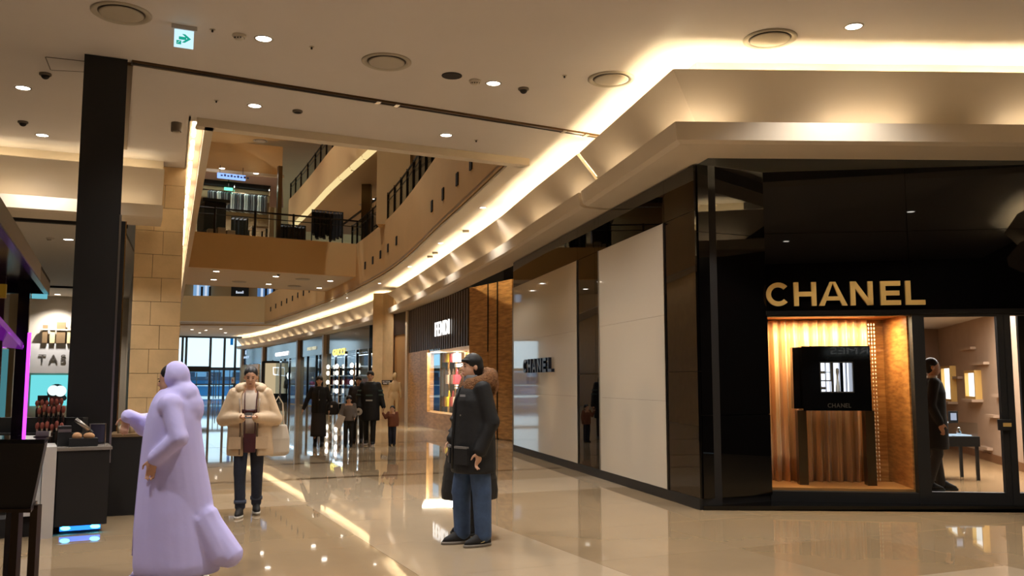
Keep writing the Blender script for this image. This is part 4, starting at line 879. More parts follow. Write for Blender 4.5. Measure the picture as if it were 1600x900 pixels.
for i_, pw_ in ((0,150),(1,70),(2,130),(3,90)):
    q = bay_thing(i_,.5,.5); a, b = PP[i_], PP[i_+1]; d = (b-a).normalized(); area('bay_fill',(q.x,q.y,2.95),(b-a).length*.8,pw_,(1,.96,.9),(0,0,math.atan2(d.y,d.x)),.4)  # area fills added inside the bays to brighten the far shop windows
bcol = [(226,222,216),(60,70,96),(196,60,52),(236,230,220),(40,40,46),(180,150,110)]
for k_, (i_, f_) in enumerate(((1,.2),(1,.5),(1,.8),(2,.18),(2,.9),(0,.45))):
    q = bay_thing(i_,f_,.55); t = thing('dressed_mannequin',['mannequin in pale dress right in the cream-lettered bay','mannequin in blue dress in the middle of the cream-lettered bay','mannequin in red dress left in the cream-lettered bay','mannequin in white dress right in the white-lettered bay','mannequin in black dress left in the white-lettered bay','mannequin in tan dress among the lit racks'][k_],'mannequin',(q.x,q.y,0))
    build(MB().lathe((0,0,0),[(.05,.05),(.06,.6),(.26,.65),(.19,1.0),(.14,1.12),(.19,1.35),(.17,1.45),(.05,1.5)],14),'dress',M('dress %d' % k_,bcol[k_],.7),t,local=True,smooth=True); build(MB().lathe((0,0,0),[(.05,1.48),(.05,1.56),(.08,1.62),(.09,1.7),(.06,1.78),(0,1.8)],12),'head',m_mann,t,local=True,smooth=True); build(MB().cyl((0,0),.2,0,.05,18),'base',m_chrome,t,local=True)
# ================================================================ LEFT SIDE
RP = Vector((-5.75,15.5)); PW = .78
pier = struct(MB().prism([RP-U*.03+V*.03, RP-U*(PW-.03)+V*.03, RP-U*(PW-.03)+V*1.5, RP-U*.03+V*1.5], 0, CEIL), 'wall_left_pier', m_joint, 'limestone block pier on the left of the corridor')
bh = .409
for k_ in range(13):
    z0_, z1_ = k_*bh, min((k_+1)*bh, CEIL)
    cuts = [0,PW*.42,PW] if k_ % 2 else [0,PW*.62,PW]
    for a_, b_ in zip(cuts, cuts[1:]):
        p = [RP-U*(a_+.003), RP-U*(b_-.003), RP-U*(b_-.003)+V*.03, RP-U*(a_+.003)+V*.03]
        build(MB().prism(p, z0_+.003, z1_-.003), 'stone_block', m_stone, pier, bevel=.004)
    for a_, b_ in ((.0,.75),(.75,1.5)):
        p = [RP+V*(a_+.003), RP+V*(b_-.003), RP+V*(b_-.003)-U*.03, RP+V*(a_+.003)-U*.03]; build(MB().prism(p, z0_+.003, z1_-.003), 'stone_block', m_stone, pier)
wleft = struct(MB().wallbox(E0+nE*.0-dE*.1, RP+V*1.5, 0, CEIL, .3), 'wall_left', m_stone, 'long limestone wall down the left of the corridor')
# left cornice
left_lip = [Vector((-5.78,14.62)), Vector((-7.4,13.9)), Vector((-15.0,10.5))]
cornice(left_lip, 24, 'two-tier cove cornice above the cosmetics hall on the left', m1=m_coved, m2=m_coved2)
# hall behind
m_hall = M('hall ceiling',(184,176,164),.7)
struct(MB().prism([Vector((-6.6,14.9)),Vector((-15,11.1)),Vector((-30,20)),Vector((-24,38)),Vector((-13,33))],4.16,4.22),'ceiling_hall',m_hall,'lower ceiling of the cosmetics hall on the left')
for b_ in (0.0,11.5): a0_ = Vector((-6.6,15.2))+V*b_; struct(MB().wallbox(a0_, a0_-U*12, 4.11, 4.165, -.12),'trim_25',m_dark,'dark shutter track on the hall ceiling')
TW = Vector((-14.3,28.0)); 
def tw(s_, o): return TW+U*s_-V*o
tww = struct(MB().prism([tw(-9,0),tw(2.3,0),tw(2.3,-.3),tw(-9,-.3)],0,4.2),'wall_hall_back',M('hall wall',(178,168,152),.6),'pale back wall of the cosmetics hall')
def zt(px,py,o=0): return PL(px,py,tw(0,o),tw(1,o)).z
def st(px,o=0): return (Vector(PL(px,560,tw(0,o),tw(1,o))[:2])-tw(0,o)).dot(U)
struct(MB().wallbox(tw(2.3,0), RP+V*1.6-U*.5, 0, 4.2, .2),'wall_hall_side',M('hall side',(150,132,108),.6))
struct(MB().wallbox(Vector((-15,10.6)), tw(-9,0)+Vector((-4,2)), 0, 5.3, -.2),'wall_hall_left',M('hall side2',(120,112,104),.6))
# jeweller's counter with white fascia and cyan picture
a_, b_ = st(57,.25), st(114,.25)
jf = struct(MB().prism([tw(a_-2.5,.25),tw(b_+.6,.25),tw(b_+.6,0),tw(a_-2.5,0)],zt(85,583,.25),zt(85,537,.25)),'wall_hall_fascia',M('white fascia',(206,202,198),.4),'white fascia with grey serif letters in the hall')
sg = thing('shop_sign','grey serif letters on the white fascia in the hall','sign',(*tw(st(88,.27),.27),2.3)); z0_, z1_ = zt(85,566,.27), zt(85,554,.27)
letters('TASAKI', tw(st(60,.26),.26), tw(st(60,.26)+(st(112,.26)-st(60,.26))*1.62,.26), z0_, z1_, M('grey letter',(92,84,78),.4), sg, .012, .0, .22)
pc = thing('cyan_picture','cyan lit advertising picture with round dark and white motif','picture',(*tw(st(85,.2),.2),1.0))
build(MB().prism([tw(st(50,.2),.2),tw(st(112,.2),.2),tw(st(112,.2),.05),tw(st(50,.2),.05)],zt(85,634,.2),zt(85,586,.2)),'light_box',EM('cyan light',(110,212,218),1.0),pc)
for px_, py_, r_, mt in ((91,613,.26,M('ink dark',(24,52,56),.5)),(86,610,.16,EM('white disc',(225,250,250),1.1)),(97,611,.17,EM('white disc',(225,250,250),1.1)),(103,622,.08,M('ink dark',(24,52,56),.5))):
    c_ = st(px_,.21); zc_ = zt(px_,py_,.21); mb = MB(); fr_ = []; bk_ = []
    oo = {.26:.215,.16:.225,.17:.225,.08:.22}[r_]
    for q in range(18): an = 2*math.pi*q/18; p = tw(c_+r_*math.cos(an),oo); fr_.append((p.x,p.y,zc_+r_*math.sin(an))); p = tw(c_+r_*math.cos(an),.2); bk_.append((p.x,p.y,zc_+r_*math.sin(an)))
    mb.loft([fr_,bk_]); build(mb,'motif',mt,pc)
# shelf with pale display objects above the fascia
us = thing('upper_display','row of pale display blocks on the shelf above the white fascia','display',(*tw(st(85,.3),.3),zt(85,537,.3)))
zb_ = zt(85,536,.3); 
for k_, (x0,x1,y1) in enumerate(((64,72,508),(76,84,515),(86,100,503),(103,111,512))): build(MB().prism([tw(st(x0,.3),.3),tw(st(x1,.3),.3),tw(st(x1,.3),.1),tw(st(x0,.3),.1)],zb_,zt(85,y1,.3)),'block',M('cream block',(206,186,140),.5) if k_%2 else M('brown block',(120,96,66),.5),us)
build(MB().prism([tw(st(58,.3),.32),tw(st(114,.3),.32),tw(st(114,.3),.08),tw(st(58,.3),.08)],zt(85,516,.3),zt(85,514,.3)),'shelf',m_frame,us)
# beige partitions left in the hall
for k_, (x0,x1,y0,y1,c_,lb) in enumerate(((-30,13,545,640,(90,160,170),'cyan lit panel at the far left of the hall'),(13,22,520,640,(176,160,128),'narrow beige partition in the hall'),(10,30,430,545,(190,172,140),'beige upper partition in the hall'))):
    o = build(MB().prism([tw(st(x0,3),3),tw(st(x1,3),3),tw(st(x1,3),2.8),tw(st(x0,3),2.8)],max(0,zt(x0,y1,3)) if k_ == 2 else 0,zt(x0,y0,3)),'partition',EM('cyan panel',c_,.5) if k_ == 0 else M('partition %d' % k_,c_,.6)); tag(o,lb,'partition')
# black post (tall) and lower rear panel
K0 = Vector((-4.90,9.94)); PWd = .455
bp_ = thing('black_post','tall black post reaching the ceiling beside the counters','post',(*K0,0))
build(MB().prism([K0,K0+U*PWd,K0+U*PWd+V*.55,K0+V*.55],0,CEIL-.005),'shaft',M('black veneer',(14,12,10),.45,noise=(2,.2)),bp_)
build(MB().prism([K0+U*(PWd-.01)-V*.004,K0+U*(PWd+.012)-V*.004,K0+U*(PWd+.012)+V*.02,K0+U*(PWd-.01)+V*.02],.6,3.4),'edge_strip',m_steel,bp_)
lp_ = thing('black_panel_cabinet','lower black panel cabinet right behind the tall black post','cabinet',(*(K0+V*.7),0))
build(MB().prism([K0+U*.1+V*.75,K0+U*(PWd+.06)+V*.75,K0+U*(PWd+.06)+V*1.5,K0+U*.1+V*1.5],0,3.45),'body',M('black veneer2',(20,17,15),.4),lp_)
build(MB().prism([K0+U*(PWd+.06)+V*.75,K0+U*(PWd+.075)+V*.75,K0+U*(PWd+.075)+V*.8,K0+U*(PWd+.06)+V*.8],0,3.45),'edge_strip',m_gold2,lp_)
bk_ = thing('black_counter','low black counter beside the black post','counter',(*(K0+U*.5+V*.3),0))
zt_ = PY(190,676,10.6).z
build(MB().prism([K0+U*.44+V*.1,K0+U*.86+V*.1,K0+U*.86+V*.75,K0+U*.5+V*.75],0,zt_-.03),'body',m_blackm,bk_); build(MB().prism([K0+U*.43+V*.09,K0+U*.88+V*.09,K0+U*.88+V*.76,K0+U*.49+V*.76],zt_-.03,zt_),'counter_top',M('tan top',(120,96,66),.4),bk_)
for k_, (a_, h_) in enumerate(((.56,.14),(.68,.2),(.78,.12))):
    q = K0+U*a_+V*.3; t = thing('perfume_bottle',['short','tall','small'][k_]+' pale bottle on the low black counter','bottle',(q.x,q.y,zt_)); build(MB().lathe((0,0,0),[(.0,0),(.035,0),(.03,h_*.55),(.01,h_*.62),(.01,h_*.8)],10),'body',M('pale bottle',(200,180,150),.2),t,local=True,smooth=True); build(MB().cyl((0,0),.013,h_*.78,h_,10),'cap',m_gold,t,local=True)
# counter with blue under-light
c0_ = PZ(84,838,0); c1_ = PZ(166,832,0); Ca, Cb = Vector(c0_[:2]), Vector(c1_[:2]); dC = (Cb-Ca).normalized(); nC = Vector((-dC.y,dC.x)); LC = (Cb-Ca).length
zct = PL(125,699,Ca,Cb).z
cn = thing('lit_counter','black counter with blue light glowing under it','counter',(*Ca,0))
P = lambda s_, o: Ca+dC*s_+nC*o
build(MB().prism([P(0,0),P(LC,0),P(LC,.55),P(0,.55)],.085,zct-.03),'body',m_blackm,cn); build(MB().prism([P(-.02,-.02),P(LC+.02,-.02),P(LC+.02,.57),P(-.02,.57)],zct-.03,zct),'counter_top',M('grey top',(128,120,110),.25),cn)
build(MB().prism([P(.06,.1),P(LC-.06,.1),P(LC-.06,.5),P(.06,.5)],0,.085),'plinth',m_dark,cn)
for s_ in (.1,LC-.1): build(MB().ell((*P(s_,.06),.06),(.05,.03,.02),10,6),'under_lamp',EM('blue lamp',(60,190,255),14),cn)
build(MB().prism([P(.05,.08),P(LC-.05,.08),P(LC-.05,.1),P(.05,.1)],.03,.075),'light_strip',EM('blue strip',(40,120,255),2.2),cn)
wp_ = thing('white_pedestal','pale grey pedestal left of the blue-lit counter','pedestal',(*P(-.2,0),0))
build(MB().prism([P(-.13,-.12),P(-.015,-.12),P(-.015,.5),P(-.13,.5)],0,zct+.02),'body',M('pale grey laminate',(196,192,186),.35),wp_); build(MB().prism([P(-.42,.05),P(-.135,.05),P(-.135,.5),P(-.42,.5)],.2,zct),'panel',M('white laminate',(214,212,208),.35),wp_)
build(MB().prism([P(-.18,-.12),P(-.135,-.12),P(-.135,-.1),P(-.18,-.1)],zct-.16,zct-.02),'blue_lamp',EM('cyan lamp',(120,210,255),6),wp_)
build(MB().prism([P(-.5,.1),P(-.02,.1),P(-.02,.4),P(-.5,.4)],0,.18),'kick_board',m_dark,wp_)
# goods on the lit counter
t = thing('sample_box','open black box of tan samples on the blue-lit counter','box',(*P(.25,.2),zct))
build(MB().prism([P(.1,.1),P(.36,.1),P(.36,.3),P(.1,.3)],zct,zct+.08),'tray',m_blackm,t); build(MB().ell((*P(.17,.18),zct+.1),(.05,.04,.04),10,8),'sponge',M('tan sponge',(186,140,98),.8),t,smooth=True); build(MB().ell((*P(.28,.18),zct+.1),(.06,.04,.035),10,8),'sponge',M('tan sponge',(186,140,98),.8),t,smooth=True)
t = thing('black_carton','upright black carton at the left of the blue-lit counter','box',(*P(.04,.3),zct)); build(MB().prism([P(.0,.25),P(.12,.25),P(.12,.42),P(.0,.42)],zct,zct+.2),'body',m_blackm,t); build(MB().prism([P(.0,.245),P(.12,.245),P(.12,.25),P(.0,.25)],zct+.14,zct+.17),'band',m_steel,t)
t = thing('mirror_tray','framed glossy tray standing on the blue-lit counter','tray',(*P(.45,.45),zct)); build(MB().prism([P(.3,.42),P(LC-.02,.42),P(LC-.02,.46),P(.3,.46)],zct,zct+.21),'panel',m_case,t); build(MB().tube([(*P(.3,.41),zct+.01),(*P(.3,.41),zct+.21),(*P(LC-.02,.41),zct+.21),(*P(LC-.02,.41),zct+.01)],.008,6),'rim',m_steel,t)
t = thing('silver_tube','silver tube leaning over the sample box','tube',(*P(.25,.2),zct)); build(MB().tube([(*P(.15,.2),zct+.27),(*P(.28,.2),zct+.16)],.022,10),'barrel',m_steel,t,smooth=True); build(MB().tube([(*P(.28,.2),zct+.16),(*P(.31,.2),zct+.13)],.016,10),'cap',m_blackm,t)
# cosmetics stand with brushes between kiosk and post
Bs = PZ(88,800,0)
cs = thing('brush_stand','black stepped stand for make-up brushes behind the pedestal','stand',(-5.0,9.5,0))
q0 = PY(50,690,9.42); q1 = PY(108,690,9.42)
build(MB().box(q0.x-.6,q1.x,9.42,9.9,0,PY(80,722,9.42).z),'base',m_blackm,cs)
for k_, py_ in enumerate((690,664,640)): build(MB().box(q0.x-.6,q1.x-.02,9.5+.12*k_,9.62+.12*k_,PY(80,722,9.42).z-.02,PY(80,py_+14,9.5).z),'step',m_blackm,cs)
yel = build(MB().box(PY(60,600,9.82).x,PY(77,600,9.82).x,9.86,9.88,PY(70,648,9.82).z,PY(70,634,9.82).z),'yellow_card',M('yellow card',(226,196,60),.5),cs)
rb = random.Random(9); m_brh = M('brush handle',(40,22,18),.3); m_brb = M('brush hair',(120,52,36),.8); m_brf = M('ferrule',(170,150,130),.3,metal=1)
bn = 0
for r_, (py0,py1) in enumerate(((692,660),(668,634),(652,624))):
    for c_ in range(6):
        px_ = 57+c_*7.6+(r_%2)*3; y_ = 9.56+.12*r_; z0_ = PY(px_,py0,y_).z; z1_ = PY(px_,py1+rb.uniform(-3,3),y_).z; x_ = PY(px_,py0,y_).x; hh = z1_-z0_
        t = thing('makeup_brush','%s brush from the left in the %s row of the black stepped stand' % (['first','second','third','fourth','fifth','sixth'][c_],['front','middle','back'][r_]),'brush',(x_,y_,z0_),0,'make-up brushes')
        build(MB().lathe((0,0,0),[(0,0),(.012,0),(.014,hh*.4),(.009,hh*.55)],7),'handle',m_brh,t,local=True,smooth=True); build(MB().lathe((0,0,0),[(.009,hh*.55),(.013,hh*.66)],7),'ferrule',m_brf,t,local=True); build(MB().lathe((0,0,0),[(.013,hh*.66),(.022,hh*.8),(.016,hh*.95),(0,hh)],7),'bristles',m_brb,t,local=True,smooth=True)
for k_, (px_, py0, py1, c_, lb) in enumerate(((64,634,618,(30,22,24),'small dark box on top of the brush stand'),(82,636,620,(70,30,26),'dark red box on top of the brush stand'))):
    p0 = PY(px_-6,py0,9.8); p1 = PY(px_+6,py1,9.8); t = thing('cosmetics_box',lb,'box',((p0.x+p1.x)/2,9.84,p0.z)); build(MB().box(p0.x,p1.x,9.8,9.88,p0.z,p1.z),'carton',M('carton %d' % k_,c_,.4),t); build(MB().box(p0.x+.01,p1.x-.01,9.795,9.8,p0.z+.03,p0.z+.05),'label_band',m_steel,t)
# ---------------------------------------------------------------- purple kiosk at the left edge
KK = Vector((-3.06,5.9)); KD = -V; 
def kp(s_, o): return KK+KD*s_-U*o
ks = thing('cosmetics_kiosk','black cosmetics kiosk with purple neon and canopy','kiosk',(*kp(2,1),0))
zc0_, zc1_ = 2.07, 2.165
m_kiosk = M('kiosk black',(14,11,11),.18,spec=.6); m_kbr = M('kiosk bronze',(66,52,40),.35,metal=.5)
build(MB().prism([kp(0,0),kp(3.6,0),kp(3.6,.03),kp(0,.03)],zc0_,zc1_),'canopy_edge',m_kiosk,ks); build(MB().prism([kp(.9,-.004),kp(3.6,-.004),kp(3.6,0),kp(.9,0)],zc0_+.004,zc1_-.004),'canopy_band',m_kbr,ks)
build(MB().prism([kp(.0,.0),kp(3.6,.0),kp(3.6,2.2),kp(0,2.2)],zc1_-.02,zc1_),'canopy_top',m_kiosk,ks); build(MB().prism([kp(0,.03),kp(.03,.03),kp(.03,2.2),kp(0,2.2)],zc0_,zc1_),'canopy_edge',m_kiosk,ks)
build(MB().prism([kp(.02,.01),kp(.04,.01),kp(.04,.1),kp(.02,.1)],zc0_-.03,zc0_),'cyan_tip',EM('cyan tip',(110,190,205),.8),ks)
for s_, o_, w_ in ((.12,.10,.032),(.12,.32,.03),(.34,.22,.022)): build(MB().prism([kp(s_,o_),kp(s_+w_*2,o_),kp(s_+w_*2,o_+w_*2),kp(s_,o_+w_*2)],0,zc1_-.02),'post',m_kbr if o_ > .1 else m_kiosk,ks)
build(MB().prism([kp(.1,.5),kp(.16,.5),kp(.16,2.2),kp(.1,2.2)],1.78,1.98),'sign_board',m_kiosk,ks); build(MB().prism([kp(.165,.45),kp(.17,.45),kp(.17,2.2),kp(.165,2.2)],1.96,2.02),'cyan_strip',EM('cyan strip',(120,195,220),1.0),ks)
build(MB().prism([kp(.7,.18),kp(.74,.18),kp(.74,.42),kp(.7,.42)],1.98,2.06),'yellow_card',M('yellow card',(226,196,60),.5),ks)
m_purp = EM('purple neon',(205,60,255),2.6); m_purpl = M('purple acrylic',(110,30,140),.15,emit=(110,20,150),es=.35)
nx_ = PY(36,700,5.72)
nz_ = PY(44,560,5.55); build(MB().tube([(nz_.x,5.55,.0),(nz_.x,5.55,1.80)],.010,8),'neon_tube',m_purp,ks)
build(MB().add([(*kp(.2,.12),1.74),(*kp(.2,1.4),1.9),(*kp(1.2,1.4),1.98),(*kp(.9,.2),1.88),(*kp(.2,.12),1.70),(*kp(.2,1.4),1.86),(*kp(1.2,1.4),1.94),(*kp(.9,.2),1.84)],[(0,1,2,3),(7,6,5,4),(0,4,5,1),(1,5,6,2),(2,6,7,3),(3,7,4,0)]),'purple_panel',m_purpl,ks)
build(MB().tube([(*kp(.18,.12),1.72),(*kp(.18,1.3),1.74)],.01,6),'neon_tube',m_purp,ks)
build(MB().prism([kp(.05,.2),kp(.45,.2),kp(.45,2.2),kp(.05,2.2)],1.08,1.12),'shelf',m_kiosk,ks)
build(MB().prism([kp(.1,.3),kp(.14,.3),kp(.14,2.2),kp(.1,2.2)],0,.35),'kick_panel',m_kbr,ks)
for k_ in range(5):
    q = kp(.25,.42+.1*k_); x_, y_ = q; t = thing('brush_cup','cup of dark red brushes, number %s from the right on the kiosk shelf' % ['one','two','three','four','five'][k_],'brushes',(x_,y_,1.12),0,'brush cups on the kiosk')
    build(MB().lathe((0,0,0),[(.0,0),(.03,0),(.034,.09),(.03,.09),(.026,.01)],12),'cup',m_glass,t,local=True)
    for a_ in range(5): an = a_*1.26; build(MB().tube([(.012*math.cos(an),.012*math.sin(an),.01),(.025*math.cos(an),.025*math.sin(an),.2),(.028*math.cos(an),.028*math.sin(an),.27)],[.004,.006,.012],6),'brush',m_brb if a_%2 else m_brh,t,local=True)
# lectern-like counter of the kiosk
l0 = PY(70,693,5.3); l1 = PY(48,795,5.3)
lc = thing('angled_counter','dark angled counter with chrome edge at the left edge','counter',(l0.x-.4,5.4,0))
build(MB().add([(l0.x-1.0,5.3,l0.z),(l0.x,5.3,l0.z),(l1.x,5.3,l1.z),(l0.x-1.0,5.3,l1.z),(l0.x-1.0,5.65,l0.z),(l0.x-.16,5.65,l0.z),(l1.x-.16,5.65,l1.z),(l0.x-1.0,5.65,l1.z)],[(0,1,2,3),(7,6,5,4),(0,4,5,1),(1,5,6,2),(2,6,7,3),(3,7,4,0)]),'body',M('dark grey laminate',(38,34,30),.5,noise=(60,.08)),lc)
build(MB().prism([(l0.x-1.0,5.285),(l0.x+.005,5.285),(l0.x-.16,5.66),(l0.x-1.0,5.66)],l0.z,l0.z+.025),'chrome_edge',m_chrome,lc); build(MB().prism([(l0.x-1.0,5.285),(l1.x+.01,5.285),(l1.x-.15,5.66),(l0.x-1.0,5.66)],l1.z-.02,l1.z),'lower_edge',m_kbr,lc)
for x_ in (l1.x-.06,l1.x-.17): build(MB().box(x_-.022,x_+.022,5.45,5.5,0,l1.z),'leg',m_kbr,lc)
build(MB().box(l1.x-1.0,l1.x,5.45,5.6,.0,.04),'base',m_kbr,lc)
ph = thing('price_holder','small white card holder on the angled counter','holder',(l0.x-.1,5.45,l0.z+.025)); build(MB().box(l0.x-.16,l0.x-.08,5.5,5.52,l0.z+.025,l0.z+.06),'card',M('card white',(200,200,196),.4),ph); build(MB().box(l0.x-.17,l0.x-.075,5.49,5.53,l0.z+.025,l0.z+.03),'foot',m_steel,ph)
# shell behind the camera and at the far left
struct(MB().box(-20,10.2,-7.3,-7,0,5.3),'wall_rear',M('rear wall',(50,42,34),.6),'rear wall behind the viewer')
struct(MB().box(9.9,10.2,-7,10.7,0,5.3),'wall_far_right',M('right wall',(40,34,28),.6)); struct(MB().box(-14.3,-14,-7,11,0,5.3),'wall_far_left',M('left wall',(60,52,44),.6))
# dark shop front across the hall (seen mirrored in the black glass)
rf = struct(MB().box(-13,10,-5.6,-5.3,0,3.4),'wall_rear_shop',m_blackm,'dark shop front behind the viewer')
sg = thing('shop_sign','white lit letters on the dark shop front behind the viewer','sign',(5,-5.2,2)); letters('HERMES', Vector((6.9,-5.28)), Vector((5.3,-5.28)), 2.3,2.5, m_emwhite, sg, .02)
cornice([Vector((9.85,-2.6)),Vector((8.9,-.6)),Vector((8.5,2.0)),Vector((8.6,4.6)),Vector((9.0,6.6)),Vector((9.85,8.4))][::1], 27, 'curved two-tier cove cornice to the right of the viewer')
# ================================================================ CEILING FIXTURES
def downlight(p, z, label, group, r=.085, spot=True, mat=m_dl, pw=1.0):
    t = thing('downlight',label,'light',(p[0],p[1],z),0,group)
    build(MB().lathe((0,0,0),[(r+.02,-.001),(r+.018,-.009),(r,-.009),(r-.004,-.001)],20),'trim_ring',m_vent,t,local=True,smooth=True)
    build(MB().cyl((0,0),r-.002,-.004,0,20),'lens',mat,t,local=True)
    if spot:
        l = bpy.data.lights.new('spot','SPOT'); l.energy = SPOT_W*pw; l.color = SPOTC; l.spot_size = math.radians(125); l.spot_blend = .8; l.shadow_soft_size = .08
        o = bpy.data.objects.new('lamp_beam', l); COL.objects.link(o); o.parent = t; o.location = (0,0,-.03)
    return t
for px_, py_, lb in ((412,60,'bright downlight beside the smoke detector near the exit sign'),(771,130,'bright downlight right of the dark round speaker'),(1334,41,'bright downlight above the boutique corner, rightmost'),(36,137,'leftmost bright downlight above the purple kiosk'),(66,211,'downlight in front of the left cornice'),(398,165,'downlight between the long track and the atrium opening, left one'),(697,211,'downlight between the long track and the atrium opening, right one')):
    p = PZ(px_,py_,CEIL); downlight(p, CEIL, lb, 'mall downlights')
for k_, (x_, y_) in enumerate(((-7.5,6.5),(-3.6,5.6),(-.2,6.6),(3.4,5.4),(7.2,6.4),(-6.0,1.5),(-2.0,1.0),(2.5,1.2),(6.5,1.5),(-4,-2.2),(4,-2.2))):
    downlight((x_,y_), CEIL, 'ceiling downlight outside the frame, '+['front row far left','front row left','front row centre','front row right','front row far right','middle row far left','middle row left','middle row right','middle row far right','rear row left','rear row right'][k_], 'downlights above the viewer')
# far corridor downlights
for k_, y_ in enumerate((19,24,29,34,40,46,52)):
    q = along(VR, y_)+Vector((.55,.1)); downlight((q.x,q.y), CEIL, 'small downlight number %s along the strip beside the curved cornice' % ['one','two','three','four','five','six','seven'][k_], 'strip downlights', pw=.8, r=.07)
for k_, (px_, py_) in enumerate(((300,515),(322,516),(345,514),(312,520),(352,520))):
    p = PZ(px_,py_,CEIL); downlight(p, CEIL, 'small downlight before the entrance doors, number %s' % ['one','two','three','four','five'][k_], 'entrance downlights', r=.12, pw=1.5)
# lights of the bridge soffit, hall and upper levels
for k_, (px_, py_) in enumerate(((338,424),(431,432),(516,439),(420,444),(499,450),(334,437))):
    p = PZ(px_,py_,5.68); downlight(p, 5.68, 'downlight under the atrium bridge, %s' % ['left front','middle front','right front','middle rear','right rear','left rear'][k_], 'bridge downlights', r=.12, pw=.35)
for k_, (px_, py_) in enumerate(((107,374),(90,460),(108,473),(73,492))):
    p = PZ(px_,py_,4.16); downlight(p, 4.16, 'hall downlight left of the black post, number %s from the front' % ['one','two','three','four'][k_], 'hall downlights', pw=1.6, r=.09)
for k_, (px_, py_, z_) in enumerate(((347,263,10.2),(400,271,10.2),(356,287,10.2),(586,311,10.2),(570,329,10.2),(345,205,11.5))):
    p = PZ(px_,py_,z_); downlight(p, z_, 'upper level downlight: '+['left over the bridge shop','right over the bridge shop','rear over the bridge shop','gallery ceiling right','gallery ceiling left','soffit above the coffer'][k_], 'upper downlights', r=.11, pw=1.3)
for k_, (x_, y_) in enumerate(((-6.5,24),(-9,31),(-11.5,38),(-14.5,45),(-17,52),(-6,30.5))):
    downlight((x_,y_), 16.0, 'added unseen fill lamp far above the atrium, number %s' % ['one','two','three','four','five','six'][k_], 'added roof fill lamps', r=.25, pw=3.6)  # unseen lamps added under the roof to brighten the atrium fascias
# round air diffusers
def diffuser(p, z, label, r=.29):
    t = thing('air_diffuser',label,'air vent',(p[0],p[1],z),0,'round air diffusers')
    build(MB().lathe((0,0,0),[(r,-.0),(r,-.012),(r*.93,-.025),(r*.82,-.012),(r*.78,.0)],36),'outer_ring',m_vent,t,local=True,smooth=True)
    build(MB().lathe((0,0,0),[(r*.8,-.002),(r*.3,-.002),(0,-.002)],36),'throat',M('vent throat',(74,64,54),.7),t,local=True)
    build(MB().lathe((0,0,0),[(r*.70,-.008),(r*.74,-.016),(r*.66,-.024),(r*.3,-.028),(0,-.029)],36),'cone',m_vent,t,local=True,smooth=True)
for px_, py_, lb in ((190,20,'round air diffuser above the black post'),(604,96,'round air diffuser at the centre of the ceiling'),(955,123,'round air diffuser before the bright cove'),(1203,60,'round air diffuser above the boutique cornice')):
    diffuser(PZ(px_,py_,CEIL), CEIL, lb)
for px_, py_, z_, lb in ((407,220,11.5,'small diffuser on the coffer soffit'),(473,436,5.68,'round vent under the bridge'),(460,447,5.68,'rear round vent under the bridge'),(374,440,5.68,'left round vent under the bridge'),(570,320,10.2,'oval vent on the gallery ceiling')): diffuser(PZ(px_,py_,z_), z_, lb, .3)
# speaker, smoke detectors, sprinklers
p = PZ(706,118,CEIL); t = thing('ceiling_speaker','dark round flush speaker in the ceiling','speaker',p); build(MB().lathe((0,0,0),[(.125,-.0),(.125,-.008),(.115,-.01)],28),'rim',m_dark,t,local=True); build(MB().cyl((0,0),.115,-.009,0,28),'grille',M('speaker mesh',(40,32,28),.8),t,local=True)
for px_, py_, lb in ((374,55,'white smoke detector left of the bright downlight'),(742,126,'white smoke detector beside the dark speaker'),(79,372,'smoke detector on the hall ceiling')):
    z_ = 4.16 if py_ > 300 else CEIL; p = PZ(px_,py_,z_); t = thing('smoke_detector',lb,'detector',p); build(MB().lathe((0,0,0),[(.075,0),(.075,-.015),(.06,-.03)],20),'base',M('off white plastic',(188,178,162),.5),t,local=True,smooth=True); build(MB().lathe((0,0,0),[(.05,-.03),(.045,-.05),(.02,-.058),(0,-.058)],16),'chamber',M('off white plastic',(188,178,162),.5),t,local=True,smooth=True)
    for a_ in range(3): build(MB().box(-.035+.03*a_,-.025+.03*a_,-.052,-.046,-.05,-.034),'slot',m_dark,t,local=True)
for px_, py_, lb in ((71,118,'dark dome camera near the ceiling hatch'),(818,141,'dark dome camera right of the ceiling downlight'),(36,193,'dark dome camera left of the black post'),(465,176,'flat dark detector before the atrium'),(435,429,'dark dome camera under the bridge'),):
    z_ = 5.68 if py_ > 400 else CEIL; p = PZ(px_,py_-(3 if py_<400 else 0),z_); t = thing('dome_camera',lb,'camera',p); build(MB().lathe((0,0,0),[(.07,0),(.07,-.02),(.055,-.03)],18),'base',m_greyplastic,t,local=True,smooth=True); build(MB().ell((0,0,-.03),(.048,.048,.042 if px_ != 465 else .01),14,8),'dome',m_dark,t,local=True,smooth=True)
p = PZ(276,192,CEIL); t = thing('ceiling_horn','grey cylindrical sensor before the stone pier','sensor',p); build(MB().cyl((0,0),.075,-.13,0,18),'housing',m_greyplastic,t,local=True,smooth=False); build(MB().cyl((0,0),.05,-.14,-.13,18),'lens',m_vent,t,local=True)
for px_, py_, lb in ((487,73,'tiny sprinkler left of the central diffuser'),(882,118,'tiny sprinkler before the cove diffuser'),(338,157,'tiny sprinkler left of the atrium'),(744,219,'tiny sprinkler near the right atrium corner'),(332,46,'tiny sprinkler right of the exit sign')):
    p = PZ(px_,py_,CEIL); t = thing('sprinkler',lb,'sprinkler',p); build(MB().lathe((0,0,0),[(.03,0),(.03,-.004),(.012,-.006)],12),'rosette',m_vent,t,local=True); build(MB().cyl((0,0),.011,-.03,-.004,8),'head',m_dark,t,local=True)
